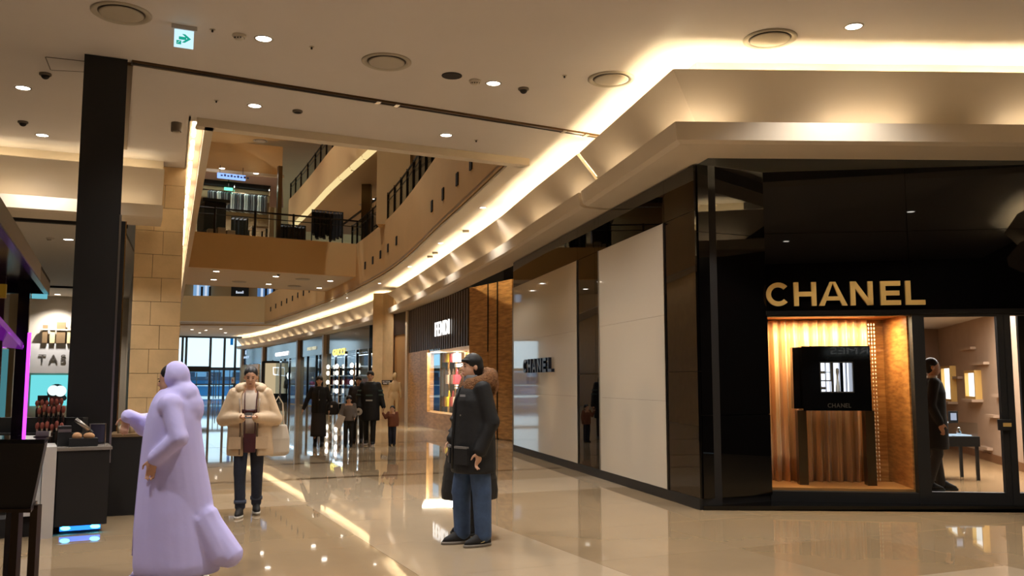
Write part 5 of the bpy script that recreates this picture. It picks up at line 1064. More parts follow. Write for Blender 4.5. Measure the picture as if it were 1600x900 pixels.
# exit sign hung from the ceiling
e0_ = PZ(268,38,CEIL); e1_ = PZ(308,44,CEIL); a_, b_ = Vector(e0_[:2]), Vector(e1_[:2]); d = (b_-a_).normalized(); n = Vector((d.y,-d.x)); L = (b_-a_).length
es = thing('exit_sign','lit white exit sign with green arrow hanging from the ceiling','sign',(*((a_+b_)/2),CEIL))
P = lambda s_, o: a_+d*s_+n*o
build(MB().prism([P(0,-.03),P(L,-.03),P(L,.03),P(0,.03)],CEIL-.045,CEIL),'housing',M('white plastic',(190,184,176),.4),es)
zb_ = PL(288,75,a_,b_).z; w0_, w1_ = L*.12, L*.88
build(MB().prism([P(w0_,-.008),P(w1_,-.008),P(w1_,.008),P(w0_,.008)],zb_,CEIL-.045),'light_panel',EM('exit panel',(196,232,248),1.05),es)
hh = CEIL-.045-zb_; zm = zb_+hh*.5; m_grn = EM('exit green',(30,176,150),.75)
def ap(pts): 
    fr_ = [(*P(w0_+(w1_-w0_)*x,.012),zb_+hh*z) for x, z in pts]; bk2_ = [(*P(w0_+(w1_-w0_)*x,.008),zb_+hh*z) for x, z in pts]; return MB().loft([fr_,bk2_])
build(ap([(.24,.44),(.62,.44),(.62,.60),(.24,.60)]),'arrow_shaft',m_grn,es); build(ap([(.40,.76),(.55,.76),(.86,.52),(.55,.28),(.40,.28),(.68,.52)]),'arrow_head',m_grn,es)
build(ap([(.12,.16),(.37,.16),(.37,.38),(.12,.38)]),'pictogram_square',m_grn,es)
build(ap([(.17,.2),(.32,.34),(.3,.36),(.15,.22)]),'pictogram_runner',EM('exit white',(200,240,245),1.0),es)
# shutter track across the ceiling and access hatch
t0_ = Vector(PZ(205,97,CEIL)[:2]); t1_ = Vector(PZ(935,213,CEIL)[:2])
tk = struct(MB().wallbox(t0_,t1_,CEIL-.03,CEIL+.001,.09),'trim_30',m_bronze,'dark metal shutter track across the ceiling')
build(MB().wallbox(t0_,t1_,CEIL-.035,CEIL-.005,-.012),'track_edge',m_steel,tk)
build(MB().wallbox(t0_+(t1_-t0_).normalized()*.0+Vector((.03,-.03)),t1_,CEIL-.036,CEIL-.03,.03),'track_groove',m_dark,tk)
for f_ in (.46,.5,.9,.96): q = t0_+(t1_-t0_)*f_; build(MB().obox((q.x+.02,q.y-.04,CEIL-.035),(.06,.11,.012),math.atan2(t1_.y-t0_.y,t1_.x-t0_.x)),'track_joint',m_chrome,tk)
struct(MB().wallbox(K0+U*(PWd)+V*.1, K0+U*(PWd)+V*4.3, CEIL-.04, CEIL, .06),'trim_31',m_bronze,'dark shutter track running back from the black post')
hq = [PZ(72,89,CEIL),PZ(136,96,CEIL),PZ(142,112,CEIL),PZ(80,109,CEIL)]
ht = thing('access_hatch','square access hatch flush with the ceiling','hatch',(hq[0].x,hq[0].y,CEIL))
for a_, b_ in zip(hq, hq[1:]+hq[:1]): build(MB().wallbox(a_,b_,CEIL-.006,CEIL,.012),'frame',m_greyplastic,ht)
build(MB().prism([q[:2] for q in hq],CEIL-.003,CEIL-.001),'lid',m_ceil,ht)
# small spot fittings in the bright cove strip
for k_, (px_, py_) in enumerate(((728,360),(672,400),(680,394))):
    p = PZ(px_,py_,CEIL); t = thing('cove_spot','small square spot fitting in the lit strip beside the atrium, %s' % ['nearest','farthest','middle'][k_],'spotlight',p); build(MB().box(-.08,.08,-.08,.08,-.05,0),'housing',m_greyplastic,t,local=True); build(MB().cyl((0,0),.05,-.06,-.05,14),'lens',m_vent,t,local=True)
# ================================================================ PEOPLE  (local frame: face looks to -Y, left hand at +X, 1.75 m tall before scaling)
def vec(*a): return Vector(a)
STAND = dict(ankle_l=(.09,.02,.08), ankle_r=(-.09,.02,.08), knee_l=(.095,-.01,.49), knee_r=(-.095,-.01,.49), hip_l=(.09,0,.93), hip_r=(-.09,0,.93), pelvis=(0,0,.97), waist=(0,0,1.10), chest=(0,0,1.32), neck=(0,.01,1.47),
             head=(0,-.015,1.635), sh_l=(.185,.005,1.42), sh_r=(-.185,.005,1.42), el_l=(.235,.03,1.12), el_r=(-.235,.03,1.12), wr_l=(.245,-.03,.87), wr_r=(-.245,-.03,.87))
m_eye = M('eye dark',(20,16,14),.3); m_lip = M('lips',(150,84,74),.5); m_hair = M('black hair',(18,14,13),.5)
def hand(mb, wr, d, pn, side, curl=.5, s=1.0):
    d = Vector(d).normalized(); pn = Vector(pn); pn = (pn-d*pn.dot(d)).normalized(); lat = d.cross(pn)*side; wr = Vector(wr)
    R = Matrix((lat, pn, d)).transposed()
    mb.ell(wr+d*.05*s, (.042*s,.017*s,.055*s), 10, 8, R); mb.caps(wr-d*.02*s, wr+d*.03*s, .026*s, .03*s, 8)
    for o, L in ((-.031,.066),(-.011,.078),(.010,.073),(.030,.058)):
        p = wr+d*.088*s+lat*o*s; dd = d.copy(); r = .0092*s
        for k in range(3):
            ax = lat; dd = (Matrix.Rotation(curl*(.5+.4*k)*(1 if d.cross(pn).dot(lat) > 0 else -1)*-1, 3, ax) @ dd)
            if dd.dot(pn) < -.05 and k == 0: dd = dd-2*pn*dd.dot(pn)
            q = p+dd*L*s*(.45,.32,.26)[k]; mb.caps(p, q, r, r*.92, 8); p = q; r *= .92
    t0 = wr+d*.02*s-lat*.034*s; t1 = t0+(d*.7-lat*.65+pn*.3).normalized()*.04*s; t2 = t1+(d*.9-lat*.15+pn*.4).normalized()*.035*s
    mb.caps(t0, t1, .013*s, .0115*s, 8); mb.caps(t1, t2, .0115*s, .0095*s, 8)
def limb(mb, a, b, c, r0, r1, r2, n=12): mb.caps(a,b,r0,r1,n); mb.caps(b,c,r1,r2,n)
def head_R(yaw, tilt): return Matrix.Rotation(yaw,3,'Z') @ Matrix.Rotation(tilt,3,'X')
def figure(label, loc, rz, h, pose=None, yaw=0.0, tilt=0.0, hl=None, hr=None, voxel=.008, skin=None, hair='short', hairm=None, female=False, group=None, headk=1.0):
    t = thing('person', label, 'person', (loc[0],loc[1],loc[2] if len(loc) > 2 else 0), rz, group); k = h/1.75
    J = {n: Vector(p) for n, p in {**STAND, **(pose or {})}.items()}; mb = MB()
    for s in 'lr':
        limb(mb, J['hip_'+s], J['knee_'+s], J['ankle_'+s], .088, .056, .038)
        an = J['ankle_'+s]; mb.ell(an+vec(0,-.045,-.052), (.033,.095,.022), 10, 8)
        limb(mb, J['sh_'+s], J['el_'+s], J['wr_'+s], .052, .04, .027)
    mb.ell(J['pelvis'], (.165,.115,.14)); mb.ell(J['waist'], (.14,.1,.16)); mb.ell(J['chest'], (.17,.115,.19)); mb.caps(J['sh_l'],J['sh_r'],.06,.06)
    mb.caps(J['neck']-vec(0,0,.05), J['head']-vec(0,-.01,.05), .058, .052)
    R = head_R(yaw, tilt); c = J['head']; H_ = lambda x,y,z: c+(R@vec(x,y,z))*headk
    mb.ell(H_(0,.012,.03), (.074*headk,.092*headk,.088*headk), 16, 12, R); mb.ell(H_(0,-.022,-.035), (.058*headk,.062*headk,.082*headk), 14, 10, R)
    mb.ell(H_(0,-.088,-.022), (.013,.018,.017), 8, 6, R); mb.caps(H_(0,-.08,.015), H_(0,-.09,-.018), .009, .012, 8)
    mb.ell(H_(0,-.076,-.066), (.022,.012,.012), 8, 6, R)
    for s in (-1,1): mb.ell(H_(.076*s,.012,-.008), (.010,.020,.030), 8, 6, R)
    hl = hl or ((.0,-.12,-1),(-1,-.2,0),.45); hr = hr or ((.0,-.12,-1),(1,-.2,0),.45)
    hand(mb, J['wr_l'], hl[0], hl[1], 1, hl[2]); hand(mb, J['wr_r'], hr[0], hr[1], -1, hr[2])
    mb.v = [(x*k,y*k,z*k) for x,y,z in mb.v]
    body = remesh(mb, 'body', skin or m_skin, t, voxel, 2)
    def add(b, name, mat, smooth=True, parent=t): b.v = [(x*k,y*k,z*k) for x,y,z in b.v]; return build(b, name, mat, parent, smooth=smooth, local=True)
    def addr(b, name, mat, vx=.014, sm=4, parent=t): b.v = [(x*k,y*k,z*k) for x,y,z in b.v]; return remesh(b, name, mat, parent, vx, sm)
    for s in (-1,1):
        add(MB().ell(H_(.03*s,-.078,.004), (.011,.006,.006), 8, 6, R), 'eye', m_eye); add(MB().ell(H_(.03*s,-.081,.024), (.017,.006,.004), 8, 6, R), 'eyebrow', m_hair)
    add(MB().ell(H_(0,-.084,-.064), (.020,.008,.006), 8, 6, R), 'mouth', m_lip)
    hm = hairm or m_hair
    if hair == 'short': b = MB(); b.ell(H_(0,.022,.048), (.083*headk,.094*headk,.086*headk), 16, 12, R); b.ell(H_(0,.05,-.0), (.078*headk,.07*headk,.085*headk), 14, 10, R); addr(b, 'hair', hm, .01, 2)
    if hair == 'bob': b = MB(); b.ell(H_(0,.02,.048), (.09*headk,.1*headk,.086*headk), 16, 12, R); b.ell(H_(0,.05,-.03), (.092*headk,.07*headk,.115*headk), 14, 10, R); addr(b, 'hair', hm, .01, 2)
    if hair == 'long': b = MB(); b.ell(H_(0,.02,.048), (.09*headk,.1*headk,.086*headk), 16, 12, R); b.ell(H_(0,.055,-.06), (.1*headk,.075*headk,.16*headk), 14, 10, R); addr(b, 'hair', hm, .012, 2)
    return t, J, add, addr, H_, R, k
def ring_loft(mb, rings, n=24):
    mb.loft([[(cx+rx*math.cos(2*math.pi*i/n), cy+ry*math.sin(2*math.pi*i/n), z) for i in range(n)] for z, cx, cy, rx, ry in rings]); return mb
def trousers(J, addr, mat, r=(.105,.083,.07), name='trousers', vx=.014, low=.0):
    b = MB(); b.ell(J['pelvis'], (.175,.125,.13))
    for s in 'lr': an = J['ankle_'+s]+vec(0,0,low); limb(b, J['hip_'+s], J['knee_'+s], an, *r)
    return addr(b, name, mat, vx, 4)
def shoe(J, add, s, mat, sole, ang=0.0, pitch=0.0, L=.27, parent=None):
    an = J['ankle_'+s]; R = Matrix.Rotation(ang,3,'Z') @ Matrix.Rotation(pitch,3,'X'); base = an-vec(0,0,.08)
    def rings(zs):
        out = []
        for z, f0, f1, w in zs:
            rg = []
            for i in range(20):
                a = 2*math.pi*i/20; y = (f0+f1)/2-math.cos(a)*(f1-f0)/2*-1; yy = (f0+f1)/2+(f1-f0)/2*math.cos(a); x = w*math.sin(a)*(1.0 if yy < 0 else .82); rg.append(base+R@vec(x,yy,z))
            out.append(rg)
        return out
    f = -.19*L/.27; bk = .085
    so = MB().loft(rings([(0.0,f,bk,.047),(.012,f-.006,bk+.004,.05),(.028,f-.004,bk+.002,.049)])); up = MB().loft(rings([(.026,f+.002,bk,.046),(.058,f+.022,bk-.002,.045),(.082,f+.07,bk-.004,.043),(.11,f+.12,bk-.002,.041),(.122,f+.13,bk-.006,.038)]))
    u = add(up,'shoe',mat); add(so,'sole',sole,True,u); return u
def sleeves(b, J, r=(.075,.068,.058), cut=.93, sides='lr'):
    for s in sides:
        w = J['el_'+s]+(J['wr_'+s]-J['el_'+s])*cut; limb(b, J['sh_'+s], J['el_'+s], w, *r)
# ---------------------------------------------------------------- woman in the beige coat
m_puff = M('beige padded nylon',(206,180,146),.55,noise=(14,.05),bump=(9,.25,.02)); m_shirt = M('off white shirt',(214,198,180),.7); m_maroon = M('maroon leather',(70,26,28),.4)
m_denim = M('dark denim',(34,40,56),.8,noise=(40,.15)); m_rub = M('white rubber',(206,200,188),.6); m_blkshoe = M('black canvas',(22,20,20),.7)
W_POSE = dict(ankle_l=(.10,.10,.09), knee_l=(.10,.02,.50), ankle_r=(-.075,-.16,.08), knee_r=(-.09,-.12,.50), el_l=(.30,.0,1.13), el_r=(-.30,.0,1.13), wr_l=(.085,-.27,1.155), wr_r=(-.085,-.27,1.155), head=(0,-.035,1.63))
t, J, add, addr, H_, R, k = figure('person in a beige padded coat and dark jeans looking at a phone', (-3.0,10.35), math.radians(14), 1.66, W_POSE, tilt=.20, hl=((-.55,-.6,.1),(-.2,-.2,.9),.55), hr=((.55,-.6,.1),(.2,-.2,.9),.55), hair='short')
trousers(J, addr, m_denim, (.105,.08,.068), low=.05)
for s in 'lr':
    shoe(J, add, s, m_blkshoe, m_rub, {'l':.1,'r':-.15}[s]); an = J['ankle_'+s]; add(MB().tube([an+vec(0,0,.075),an+vec(0,0,.115)],.072,16),'trouser_cuff',M('denim cuff',(66,74,92),.8))
add(ring_loft(MB(),[(.92,0,-.01,.16,.12),(1.1,0,-.01,.155,.125),(1.3,0,-.012,.165,.13),(1.42,0,-.005,.14,.1),(1.475,0,.0,.075,.07)]),'shirt',m_shirt)
add(ring_loft(MB(),[(1.205,0,-.012,.163,.132),(1.25,0,-.012,.167,.134)]),'shirt_stripe',m_maroon)
def open_coat(J, rings, th=.035, gap=.32, n=40):   # shell open at the front (-Y)
    b = MB(); out = []
    for z, cx, cy, rx, ry, g in rings:
        a0 = -math.pi/2+g; a1 = 3*math.pi/2-g; o_ = []; i_ = []
        for i in range(n+1):
            a = a0+(a1-a0)*i/n; o_.append((cx+rx*math.cos(a),cy+ry*math.sin(a),z)); i_.append((cx+(rx-th)*math.cos(a),cy+(ry-th)*math.sin(a),z))
        out.append(o_+i_[::-1])
    return b.loft(out)
b = open_coat(J, [(.70,.02,.02,.275,.215,.30),(.76,.02,.02,.28,.22,.30),(.95,.01,.015,.265,.21,.32),(1.15,.0,.01,.245,.195,.36),(1.32,0,.01,.24,.18,.45),(1.42,0,.01,.2,.15,.55),(1.49,0,.015,.12,.11,.7)])
sleeves(b, J, (.092,.088,.066)); b.ell(J['sh_l'],(.085,.09,.075)); b.ell(J['sh_r'],(.085,.09,.075))
coat = addr(b,'coat',m_puff,.012,3)
b = MB()
for i in range(13):
    a = math.radians(-30+i*20); b.ell((.135*math.cos(a),.02+.115*math.sin(a),1.50+.025*math.sin(a)),(.06,.055,.055),8,6)
addr(b,'hood_collar',m_puff,.012,3,coat)
for s in (-1,1): add(MB().obox((.15*s,-.19,.86),(.15,.02,.14),s*.38),'pocket_flap',m_puff,False,coat)
add(MB().tube([(-.1,-.205,.72),(-.1,-.2,1.1),(-.115,-.175,1.38)],.009,6),'zip',M('zip tape',(120,100,80),.4),True,coat); add(MB().tube([(.1,-.205,.72),(.1,-.2,1.1),(.115,-.175,1.38)],.009,6),'zip',M('zip tape',(120,100,80),.4),True,coat)
rz_ = math.radians(14)
def put(root, x, y, z): loc, r = xf_of(root); c, s = math.cos(r), math.sin(r); return (loc.x+x*c-y*s, loc.y+x*s+y*c, loc.z+z)
ph_ = thing('phone','dark phone held by the person in the beige coat','phone',put(t,0,-.345*k,1.185*k),rz_); build(MB().obox((0,0,0),(.075,.15,.009),0,.35),'case',m_blackm,ph_,local=True,bevel=.003); build(MB().obox((0,.002,.006),(.066,.135,.003),0,.35),'screen',M('phone glass',(10,12,18),.05),ph_,local=True)
bg = thing('crossbody_bag','small maroon bag hanging at the front of the beige coat','bag',put(t,.015,-.235*k,.86*k),rz_); build(MB().obox((0,0,0),(.13,.05,.21),0),'pouch',m_maroon,bg,local=True,bevel=.012); build(MB().obox((0,-.027,.055),(.13,.006,.1),0),'flap',m_maroon,bg,local=True); build(MB().tube([(-.055,0,.1),(-.06,.03,.25),(-.07,.075,.48),(-.07,.12,.58)],.006,6),'strap',m_maroon,bg,local=True); build(MB().tube([(.055,0,.1),(.05,.03,.25),(.06,.075,.48),(.07,.12,.58)],.006,6),'strap',m_maroon,bg,local=True)
tb3 = thing('tote_bag','pale cloth tote bag on the arm of the person in the beige coat','bag',put(t,.33*k,.04,.68*k),rz_+.3); build(MB().loft([[(-w,-d_,z),(w,-d_,z),(w,d_,z),(-w,d_,z)] for w,d_,z in ((.09,.03,0),(.13,.06,.03),(.13,.06,.2),(.10,.035,.36))]),'bag_body',M('pale canvas',(196,184,164),.8),tb3,local=True,bevel=.02); build(MB().tube([(-.07,0,.35),(-.05,0,.6),(.0,0,.68),(.05,0,.6),(.07,0,.35)],.009,6),'strap',M('pale canvas',(196,184,164),.8),tb3,local=True)
# ---------------------------------------------------------------- man in the black parka
m_parka = M('black parka cloth',(12,11,11),.7,bump=(12,.25,.02)); m_jean = M('blue denim',(58,80,112),.8,noise=(9,.22),bump=(14,.3,.02)); m_fur = M('brown fur',(132,92,58),.95,noise=(30,.35),bump=(70,1.0,.02)); m_tsole = M('grey rubber',(126,116,104),.6)
MP = dict(ankle_l=(.11,.05,.08), ankle_r=(-.11,-.06,.08), knee_l=(.115,.03,.50), knee_r=(-.11,-.07,.49), el_l=(.245,.06,1.13), wr_l=(.235,-.05,.865), el_r=(-.24,.03,1.13), wr_r=(-.21,-.12,.95), head=(0,-.03,1.635))
t, J, add, addr, H_, R, k = figure('person in a black parka with fur hood and blue jeans facing left', (-.36,8.48), math.radians(-62), 1.75, MP, yaw=.05, hair='short')
trousers(J, addr, m_jean, (.122,.102,.086), low=.035)
for s in 'lr':
    u = shoe(J, add, s, m_blkshoe, m_tsole, {'l':.05,'r':-.1}[s], L=.285)
    if s == 'l': an = J['ankle_l']; add(MB().add([an+vec(.052,.02,-.015),an+vec(.053,-.05,-.04),an+vec(.054,-.02,-.036),an+vec(.052,.03,-.005),an+vec(.046,.02,-.015),an+vec(.046,-.05,-.04),an+vec(.046,-.02,-.036),an+vec(.046,.03,-.005)],[(0,1,2,3),(7,6,5,4),(0,4,5,1),(1,5,6,2),(2,6,7,3),(3,7,4,0)]),'side_mark',M('cream mark',(220,196,130),.4),False,u)
b = ring_loft(MB(),[(.66,0,.0,.245,.2),(.70,0,0,.25,.205),(.95,0,.0,.24,.2),(1.15,0,.0,.225,.185),(1.32,0,.0,.225,.175),(1.42,0,.005,.19,.145),(1.48,0,.01,.12,.11),(1.53,0,.01,.1,.1)])
sleeves(b, J, (.09,.085,.07)); b.ell(J['sh_l'],(.08,.085,.075)); b.ell(J['sh_r'],(.08,.085,.075))
pk = addr(b,'parka',m_parka,.012,7)
for s in 'lr':
    w_ = J['el_'+s]+(J['wr_'+s]-J['el_'+s])*.93; add(MB().tube([w_-vec(0,0,-.015),w_+(J['wr_'+s]-J['el_'+s]).normalized()*.03],.046,14),'cuff',m_blackm,True,pk)
add(MB().tube([(-.02,-.205,.70),(-.02,-.205,.95),(-.02,-.19,1.15),(-.02,-.178,1.32),(-.02,-.14,1.44)],.014,6),'zip_placket',m_blackm,True,pk)
for s in (-1,1): add(MB().obox((.13*s,-.185,.90),(.17,.025,.02),s*.32),'pocket_trim',M('grey zip',(120,116,112),.35),False,pk); add(MB().obox((.13*s,-.18,.82),(.17,.03,.15),s*.32),'pocket',m_parka,False,pk)
add(MB().obox((.11,-.165,1.37),(.06,.012,.02),.35),'chest_badge',M('grey badge',(150,150,150),.4),False,pk); add(MB().ell((.09,-.178,1.19),(.008,.006,.008),8,6),'stud',m_steel,True,pk)
b = MB()
for i in range(19):
    a = math.radians(-70+i*17.8); rr = random.Random(i); b.ell((.145*math.cos(a),.05+.12*math.sin(a),1.50+.055*math.sin(a)+rr.uniform(-.01,.01)),(.065+rr.uniform(0,.015),.065,.075+rr.uniform(0,.02)),8,6)
b.ell((0,.17,1.47),(.14,.07,.12)); addr(b,'fur_hood',m_fur,.014,1,pk)
b = MB(); b.ell(H_(0,.022,.045),(.088,.1,.086),16,12,R); b.ell(H_(0,.05,-.005),(.087,.078,.085),14,10,R); b.ell(H_(0,.06,-.05),(.075,.06,.07),12,8,R); bn_ = addr(b,'cap',m_blackm,.01,3); add(MB().ell(H_(0,-.045,.06),(.064,.05,.022),14,8,R),'cap_fold',m_blackm,True,bn_)
add(ring_loft(MB(),[(1.46,0,-.03,.075,.07),(1.56,0,-.03,.07,.068)]),'scarf',M('grey knit',(120,118,118),.9))
# person hidden behind, long black padded coat
t, J, add, addr, H_, R, k = figure('person in a long black padded coat mostly hidden behind the parka', (-.42,9.05), math.radians(-62), 1.70, None, voxel=.012)
trousers(J, addr, m_blackm, (.1,.08,.065), vx=.018)
for s in 'lr': shoe(J, add, s, m_blkshoe, m_blackm)
b = ring_loft(MB(),[(.36,0,0,.27,.29),(.44,0,0,.275,.295),(.7,0,0,.26,.26),(1.0,0,0,.235,.19),(1.3,0,0,.22,.17),(1.42,0,.005,.18,.14),(1.5,0,.01,.1,.1)])
for z_ in (.44,.56,.68,.80,.92,1.04,1.16): ring_loft(b,[(z_-.05,0,0,.2,.16),(z_,0,0,.285-.05*(z_-.4),.305-.12*(z_-.4)),(z_+.05,0,0,.2,.16)])
sleeves(b,J,(.085,.08,.065)); addr(b,'padded_coat',m_parka,.014,2)
# ---------------------------------------------------------------- woman in black with long skirt
m_wool = M('black wool',(22,19,18),.85); m_skirt = M('charcoal skirt',(44,38,36),.85)
LP_ = dict(el_r=(-.30,.02,1.15), wr_r=(-.38,-.05,.93), el_l=(.28,.02,1.14), wr_l=(.26,-.08,.90), ankle_l=(.10,-.06,.08), ankle_r=(-.08,.06,.08))
t, J, add, addr, H_, R, k = figure('person in a black jacket and long charcoal skirt walking in the corridor', (-4.53,21.2), math.radians(6), 1.62, LP_, voxel=.014, hair='long', hr=((-.3,-.1,-1),(1,-.2,0),.3))
b = ring_loft(MB(),[(.82,0,0,.19,.15),(1.0,0,0,.19,.15),(1.15,0,0,.18,.145),(1.32,0,0,.2,.155),(1.43,0,.005,.16,.12),(1.5,0,.01,.085,.085)]); sleeves(b,J,(.075,.07,.055)); jk = addr(b,'jacket',m_wool,.018,3)
add(ring_loft(MB(),[(.24,.0,0,.20,.16),(.3,0,0,.2,.16),(.6,0,0,.19,.155),(.9,0,0,.175,.14),(1.0,0,0,.165,.135)]),'skirt',m_skirt)
for s in 'lr': shoe(J, add, s, m_blkshoe, m_blackm); add(MB().tube([J['ankle_'+s],J['ankle_'+s]+vec(0,0,.2)],[.05,.06],12),'boot_leg',m_blkshoe)
add(MB().tube([(.0,-.165,.85),(.0,-.165,1.2),(.01,-.14,1.4)],.012,6),'placket',m_blackm,True,jk); add(MB().ell((.02,-.165,1.16),(.02,.01,.02),8,6),'button',m_steel,True,jk)
bg = thing('shoulder_bag','black shoulder bag at the side of the long-skirted person','bag',put(t,.30,.0,.72),.1); build(MB().loft([[(-w,-d_,z),(w,-d_,z),(w,d_,z),(-w,d_,z)] for w,d_,z in ((.12,.05,0),(.17,.08,.05),(.15,.07,.25),(.09,.04,.32))]),'bag_body',m_blackm,bg,local=True,bevel=.02); build(MB().tube([(-.08,0,.3),(-.13,0,.6),(-.1,0,.74)],.012,6),'strap',m_blackm,bg,local=True); build(MB().obox((0,-.08,.2),(.04,.02,.05)),'tag',M('white tag',(210,206,200),.5),bg,local=True)
# ---------------------------------------------------------------- family group
FM = dict(el_l=(.26,.0,1.13), wr_l=(.33,-.05,.90), el_r=(-.26,.0,1.13), wr_r=(-.25,-.10,.90), ankle_l=(.09,-.10,.08), ankle_r=(-.09,.10,.09), knee_r=(-.09,.0,.5), knee_l=(.09,-.07,.5))
t, J, add, addr, H_, R, k = figure('person in a black knee-length coat holding the small child by the hand', (-3.38,21.5), math.radians(2), 1.74, FM, voxel=.014, hair='short')
b = ring_loft(MB(),[(.58,0,0,.24,.19),(.7,0,0,.24,.19),(1.0,0,0,.225,.18),(1.3,0,0,.23,.17),(1.43,0,.005,.18,.14),(1.51,0,.01,.1,.1)]); sleeves(b,J,(.085,.08,.062)); jk = addr(b,'coat',m_parka,.018,3)
trousers(J,addr,m_blackm,(.1,.08,.068),vx=.02)
for s in 'lr': shoe(J,add,s,m_blkshoe,m_rub)
for z_, c_ in ((1.18,(60,80,74)),(1.06,(170,170,165))): add(MB().obox((0,-.183,z_),(.16,.01,.035)),'chest_stripe',M('stripe %d' % c_[0],c_,.6),False,jk)
for s in 'lr':
    for f_ in (.45,.8): q = J['sh_'+s]+(J['el_'+s]-J['sh_'+s])*f_; add(MB().tube([q+vec(0,0,.02),q-vec(0,0,.02)],.087,14),'sleeve_stripe',M('stripe 60',(60,80,74),.6),True,jk)
add(MB().tube([(.08*math.cos(q),-.01+.075*math.sin(q),1.5) for q in [2*math.pi*i/18 for i in range(19)]],.014,6),'collar_ring',M('pale collar',(190,176,150),.6))
b = MB(); b.ell(H_(0,.02,.05),(.09,.1,.085),14,10,R); addr(b,'cap',m_blackm,.014,2)
rl = thing('white_roll','round white object carried by the person in the knee-length coat','roll',put(t,-.24,-.2,.79)); build(MB().loft([[(.085*math.cos(q),y_,.085*math.sin(q)) for q in [2*math.pi*i/16 for i in range(16)]] for y_ in (-.03,.03)]),'disc',M('pale roll',(200,190,174),.6),rl,local=True); build(MB().loft([[(.03*math.cos(q),y_,.03*math.sin(q)) for q in [2*math.pi*i/12 for i in range(12)]] for y_ in (-.034,-.03)]),'hub',m_greyplastic,rl,local=True)
# second adult behind
t, J, add, addr, H_, R, k = figure('person with long dark hair in a grey-brown jacket behind the knee-length coat', (-3.78,22.2), math.radians(5), 1.62, None, voxel=.016, hair='long')
b = ring_loft(MB(),[(.72,0,0,.2,.16),(1.0,0,0,.2,.16),(1.3,0,0,.2,.155),(1.43,0,.005,.16,.12),(1.5,0,.01,.085,.085)]); sleeves(b,J,(.078,.072,.058)); addr(b,'jacket',M('grey brown cloth',(50,44,42),.85),.02,3); trousers(J,addr,m_blackm,(.095,.075,.06),vx=.02)
for s in 'lr': shoe(J,add,s,m_blkshoe,m_blackm)
# children
CP = dict(head=(0,-.015,1.60), neck=(0,.01,1.42))
t, J, add, addr, H_, R, k = figure('child in a grey top and dark trousers carrying a white paper', (-3.80,21.05), math.radians(10), 1.17, dict(CP, el_r=(-.27,-.02,1.12), wr_r=(-.27,-.2,.98), wr_l=(.2,-.2,1.0)), voxel=.012, hair='bob', headk=1.25)
b = ring_loft(MB(),[(.88,0,0,.19,.16),(1.1,0,0,.2,.165),(1.3,0,0,.19,.15),(1.42,0,.005,.13,.11)]); sleeves(b,J,(.08,.075,.06)); addr(b,'top',M('grey jersey',(112,104,98),.9),.015,3); trousers(J,addr,m_blackm,(.105,.085,.075),vx=.015)
for s in 'lr': shoe(J,add,s,m_blkshoe,m_blackm)
pp_ = thing('paper_sheet','white paper hanging from the grey-topped child\'s hand','paper',put(t,-.2,-.2,.45)); build(MB().obox((0,0,.13),(.16,.006,.30),.2,.1,.35),'sheet',M('paper white',(214,208,200),.7),pp_,local=True); build(MB().obox((0,-.006,.2),(.1,.004,.04),.2,.1,.35),'print_line',m_greyplastic,pp_,local=True)
t, J, add, addr, H_, R, k = figure('small child in a rust-brown top and jeans holding an adult\'s hand', (-2.83,21.4), math.radians(-5), .93, dict(CP, el_r=(-.30,-.02,1.22), wr_r=(-.42,-.05,1.42), head=(0,-.015,1.57)), voxel=.010, hair='short', headk=1.45, hr=((-.5,-.1,1),(1,0,.3),.6))
b = ring_loft(MB(),[(.82,0,0,.2,.17),(1.05,0,0,.21,.175),(1.28,0,0,.2,.16),(1.40,0,.005,.13,.11)]); sleeves(b,J,(.085,.078,.06)); addr(b,'top',M('rust jersey',(120,70,46),.9),.013,3); trousers(J,addr,m_denim,(.115,.095,.085),vx=.013)
for s in 'lr': shoe(J,add,s,m_blkshoe,m_blackm)
# ---------------------------------------------------------------- person inside the boutique
BP_ = dict(el_l=(.23,.06,1.13), wr_l=(.2,-.05,.90), el_r=(-.23,.06,1.13), wr_r=(-.2,-.05,.90), ankle_l=(.09,-.06,.08), ankle_r=(-.09,.12,.08))
t, J, add, addr, H_, R, k = figure('person in a black suit and white collar standing inside the boutique', (5.83,12.5,.012), math.radians(72), 1.80, BP_, voxel=.011, hair='short')
b = ring_loft(MB(),[(.55,0,0,.215,.17),(.8,0,0,.21,.17),(1.05,0,0,.195,.155),(1.3,0,0,.215,.16),(1.43,0,.005,.17,.13),(1.49,0,.01,.095,.09)]); sleeves(b,J,(.078,.07,.056)); addr(b,'suit_coat',m_wool,.015,3); trousers(J,addr,M('dark grey trousers',(40,36,36),.8),(.1,.08,.07),vx=.015)
add(ring_loft(MB(),[(1.46,0,.005,.072,.07),(1.525,0,.0,.066,.064)]),'collar',m_shirt)
for s in 'lr': shoe(J,add,s,m_blkshoe,m_blackm,L=.29)
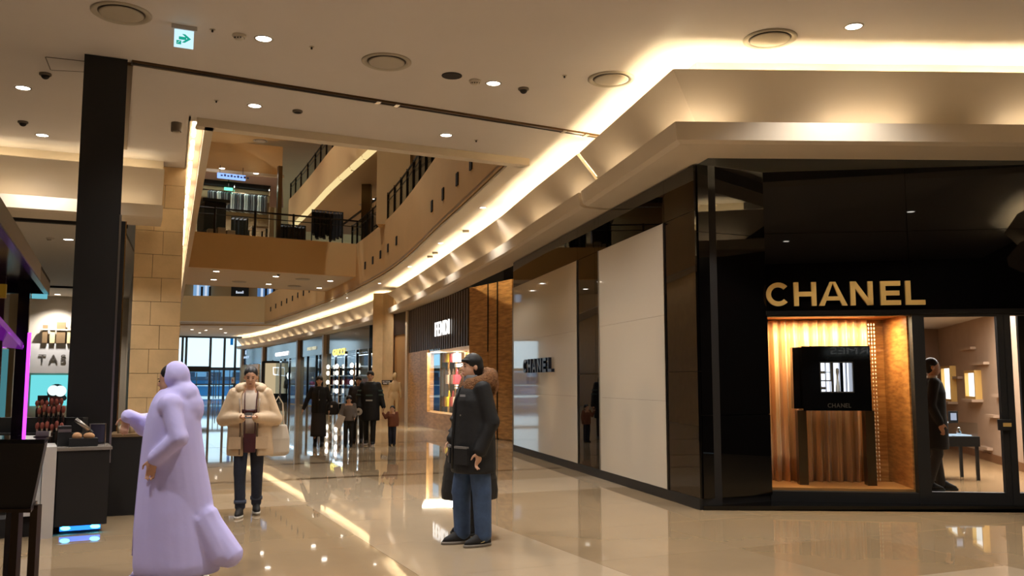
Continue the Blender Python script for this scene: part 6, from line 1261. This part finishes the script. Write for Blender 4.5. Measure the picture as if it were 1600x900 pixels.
# ---------------------------------------------------------------- person in the long lilac coat (foreground left)
m_lil = M('lilac cloth',(206,200,255),.8,bump=(5,.2,.03))
XP = dict(ankle_l=(.08,.36,.20), knee_l=(.09,.10,.52), ankle_r=(-.09,-.14,.08), knee_r=(-.09,-.13,.50), el_r=(-.25,-.30,1.22), wr_r=(-.14,-.42,1.30), el_l=(.25,.10,1.14), wr_l=(.22,-.10,.97), head=(0,-.05,1.59), neck=(0,-.02,1.45))
t, J, add, addr, H_, R, k = figure('person in a long hooded lilac coat striding past the counters', (-2.6,6.98), math.radians(-84), 1.66, XP, tilt=.15, hair='short')
b = ring_loft(MB(),[(.06,0,.06,.24,.33),(.14,0,.06,.25,.34),(.4,0,.04,.24,.32),(.7,0,.02,.225,.285),(.95,0,.0,.215,.25),(1.15,0,-.01,.215,.225),(1.3,0,-.01,.215,.205),(1.40,0,-.01,.2,.18),(1.47,0,-.01,.15,.15),(1.52,0,-.0,.10,.12)])
for s in 'lr': w_ = J['el_'+s]+(J['wr_'+s]-J['el_'+s])*.9; b.ell(J['sh_'+s]-vec(0,0,.03),(.085,.1,.1)); limb(b, J['sh_'+s]-vec(0,0,.02), J['el_'+s], w_, .088, .08, .066)
b.ell(J['el_r'],(.1,.1,.1)); b.caps((.06,.28,.45),(.07,.40,.24),.15,.13); b.caps((.06,.34,.4),(.07,.47,.22),.12,.12)
b.ell(H_(0,.055,.025),(.108,.108,.130),16,12,R); b.ell((0,.06,1.47),(.14,.13,.12)); b.ell((0,.10,1.36),(.13,.13,.16))
hd = MB(); hd.v = b.v; hd.f = b.f
lc_ = addr(hd,'long_coat',m_lil,.014,6)
add(MB().tube([(-.0,-.285,.2),(0,-.282,.4),(0,-.267,.7),(0,-.252,.95),(0,-.237,1.15),(0,-.215,1.3)],.010,6),'placket',M('lilac seam',(190,182,240),.7),True,lc_)
for s in 'lr': shoe(J,add,s,m_lil,M('lilac sole',(190,186,235),.7),0,.7 if s == 'l' else 0)
b = MB()
for s in 'lr': limb(b,J['hip_'+s],J['knee_'+s],J['ankle_'+s],.105,.08,.065)
addr(b,'trousers',m_lil,.014,3)
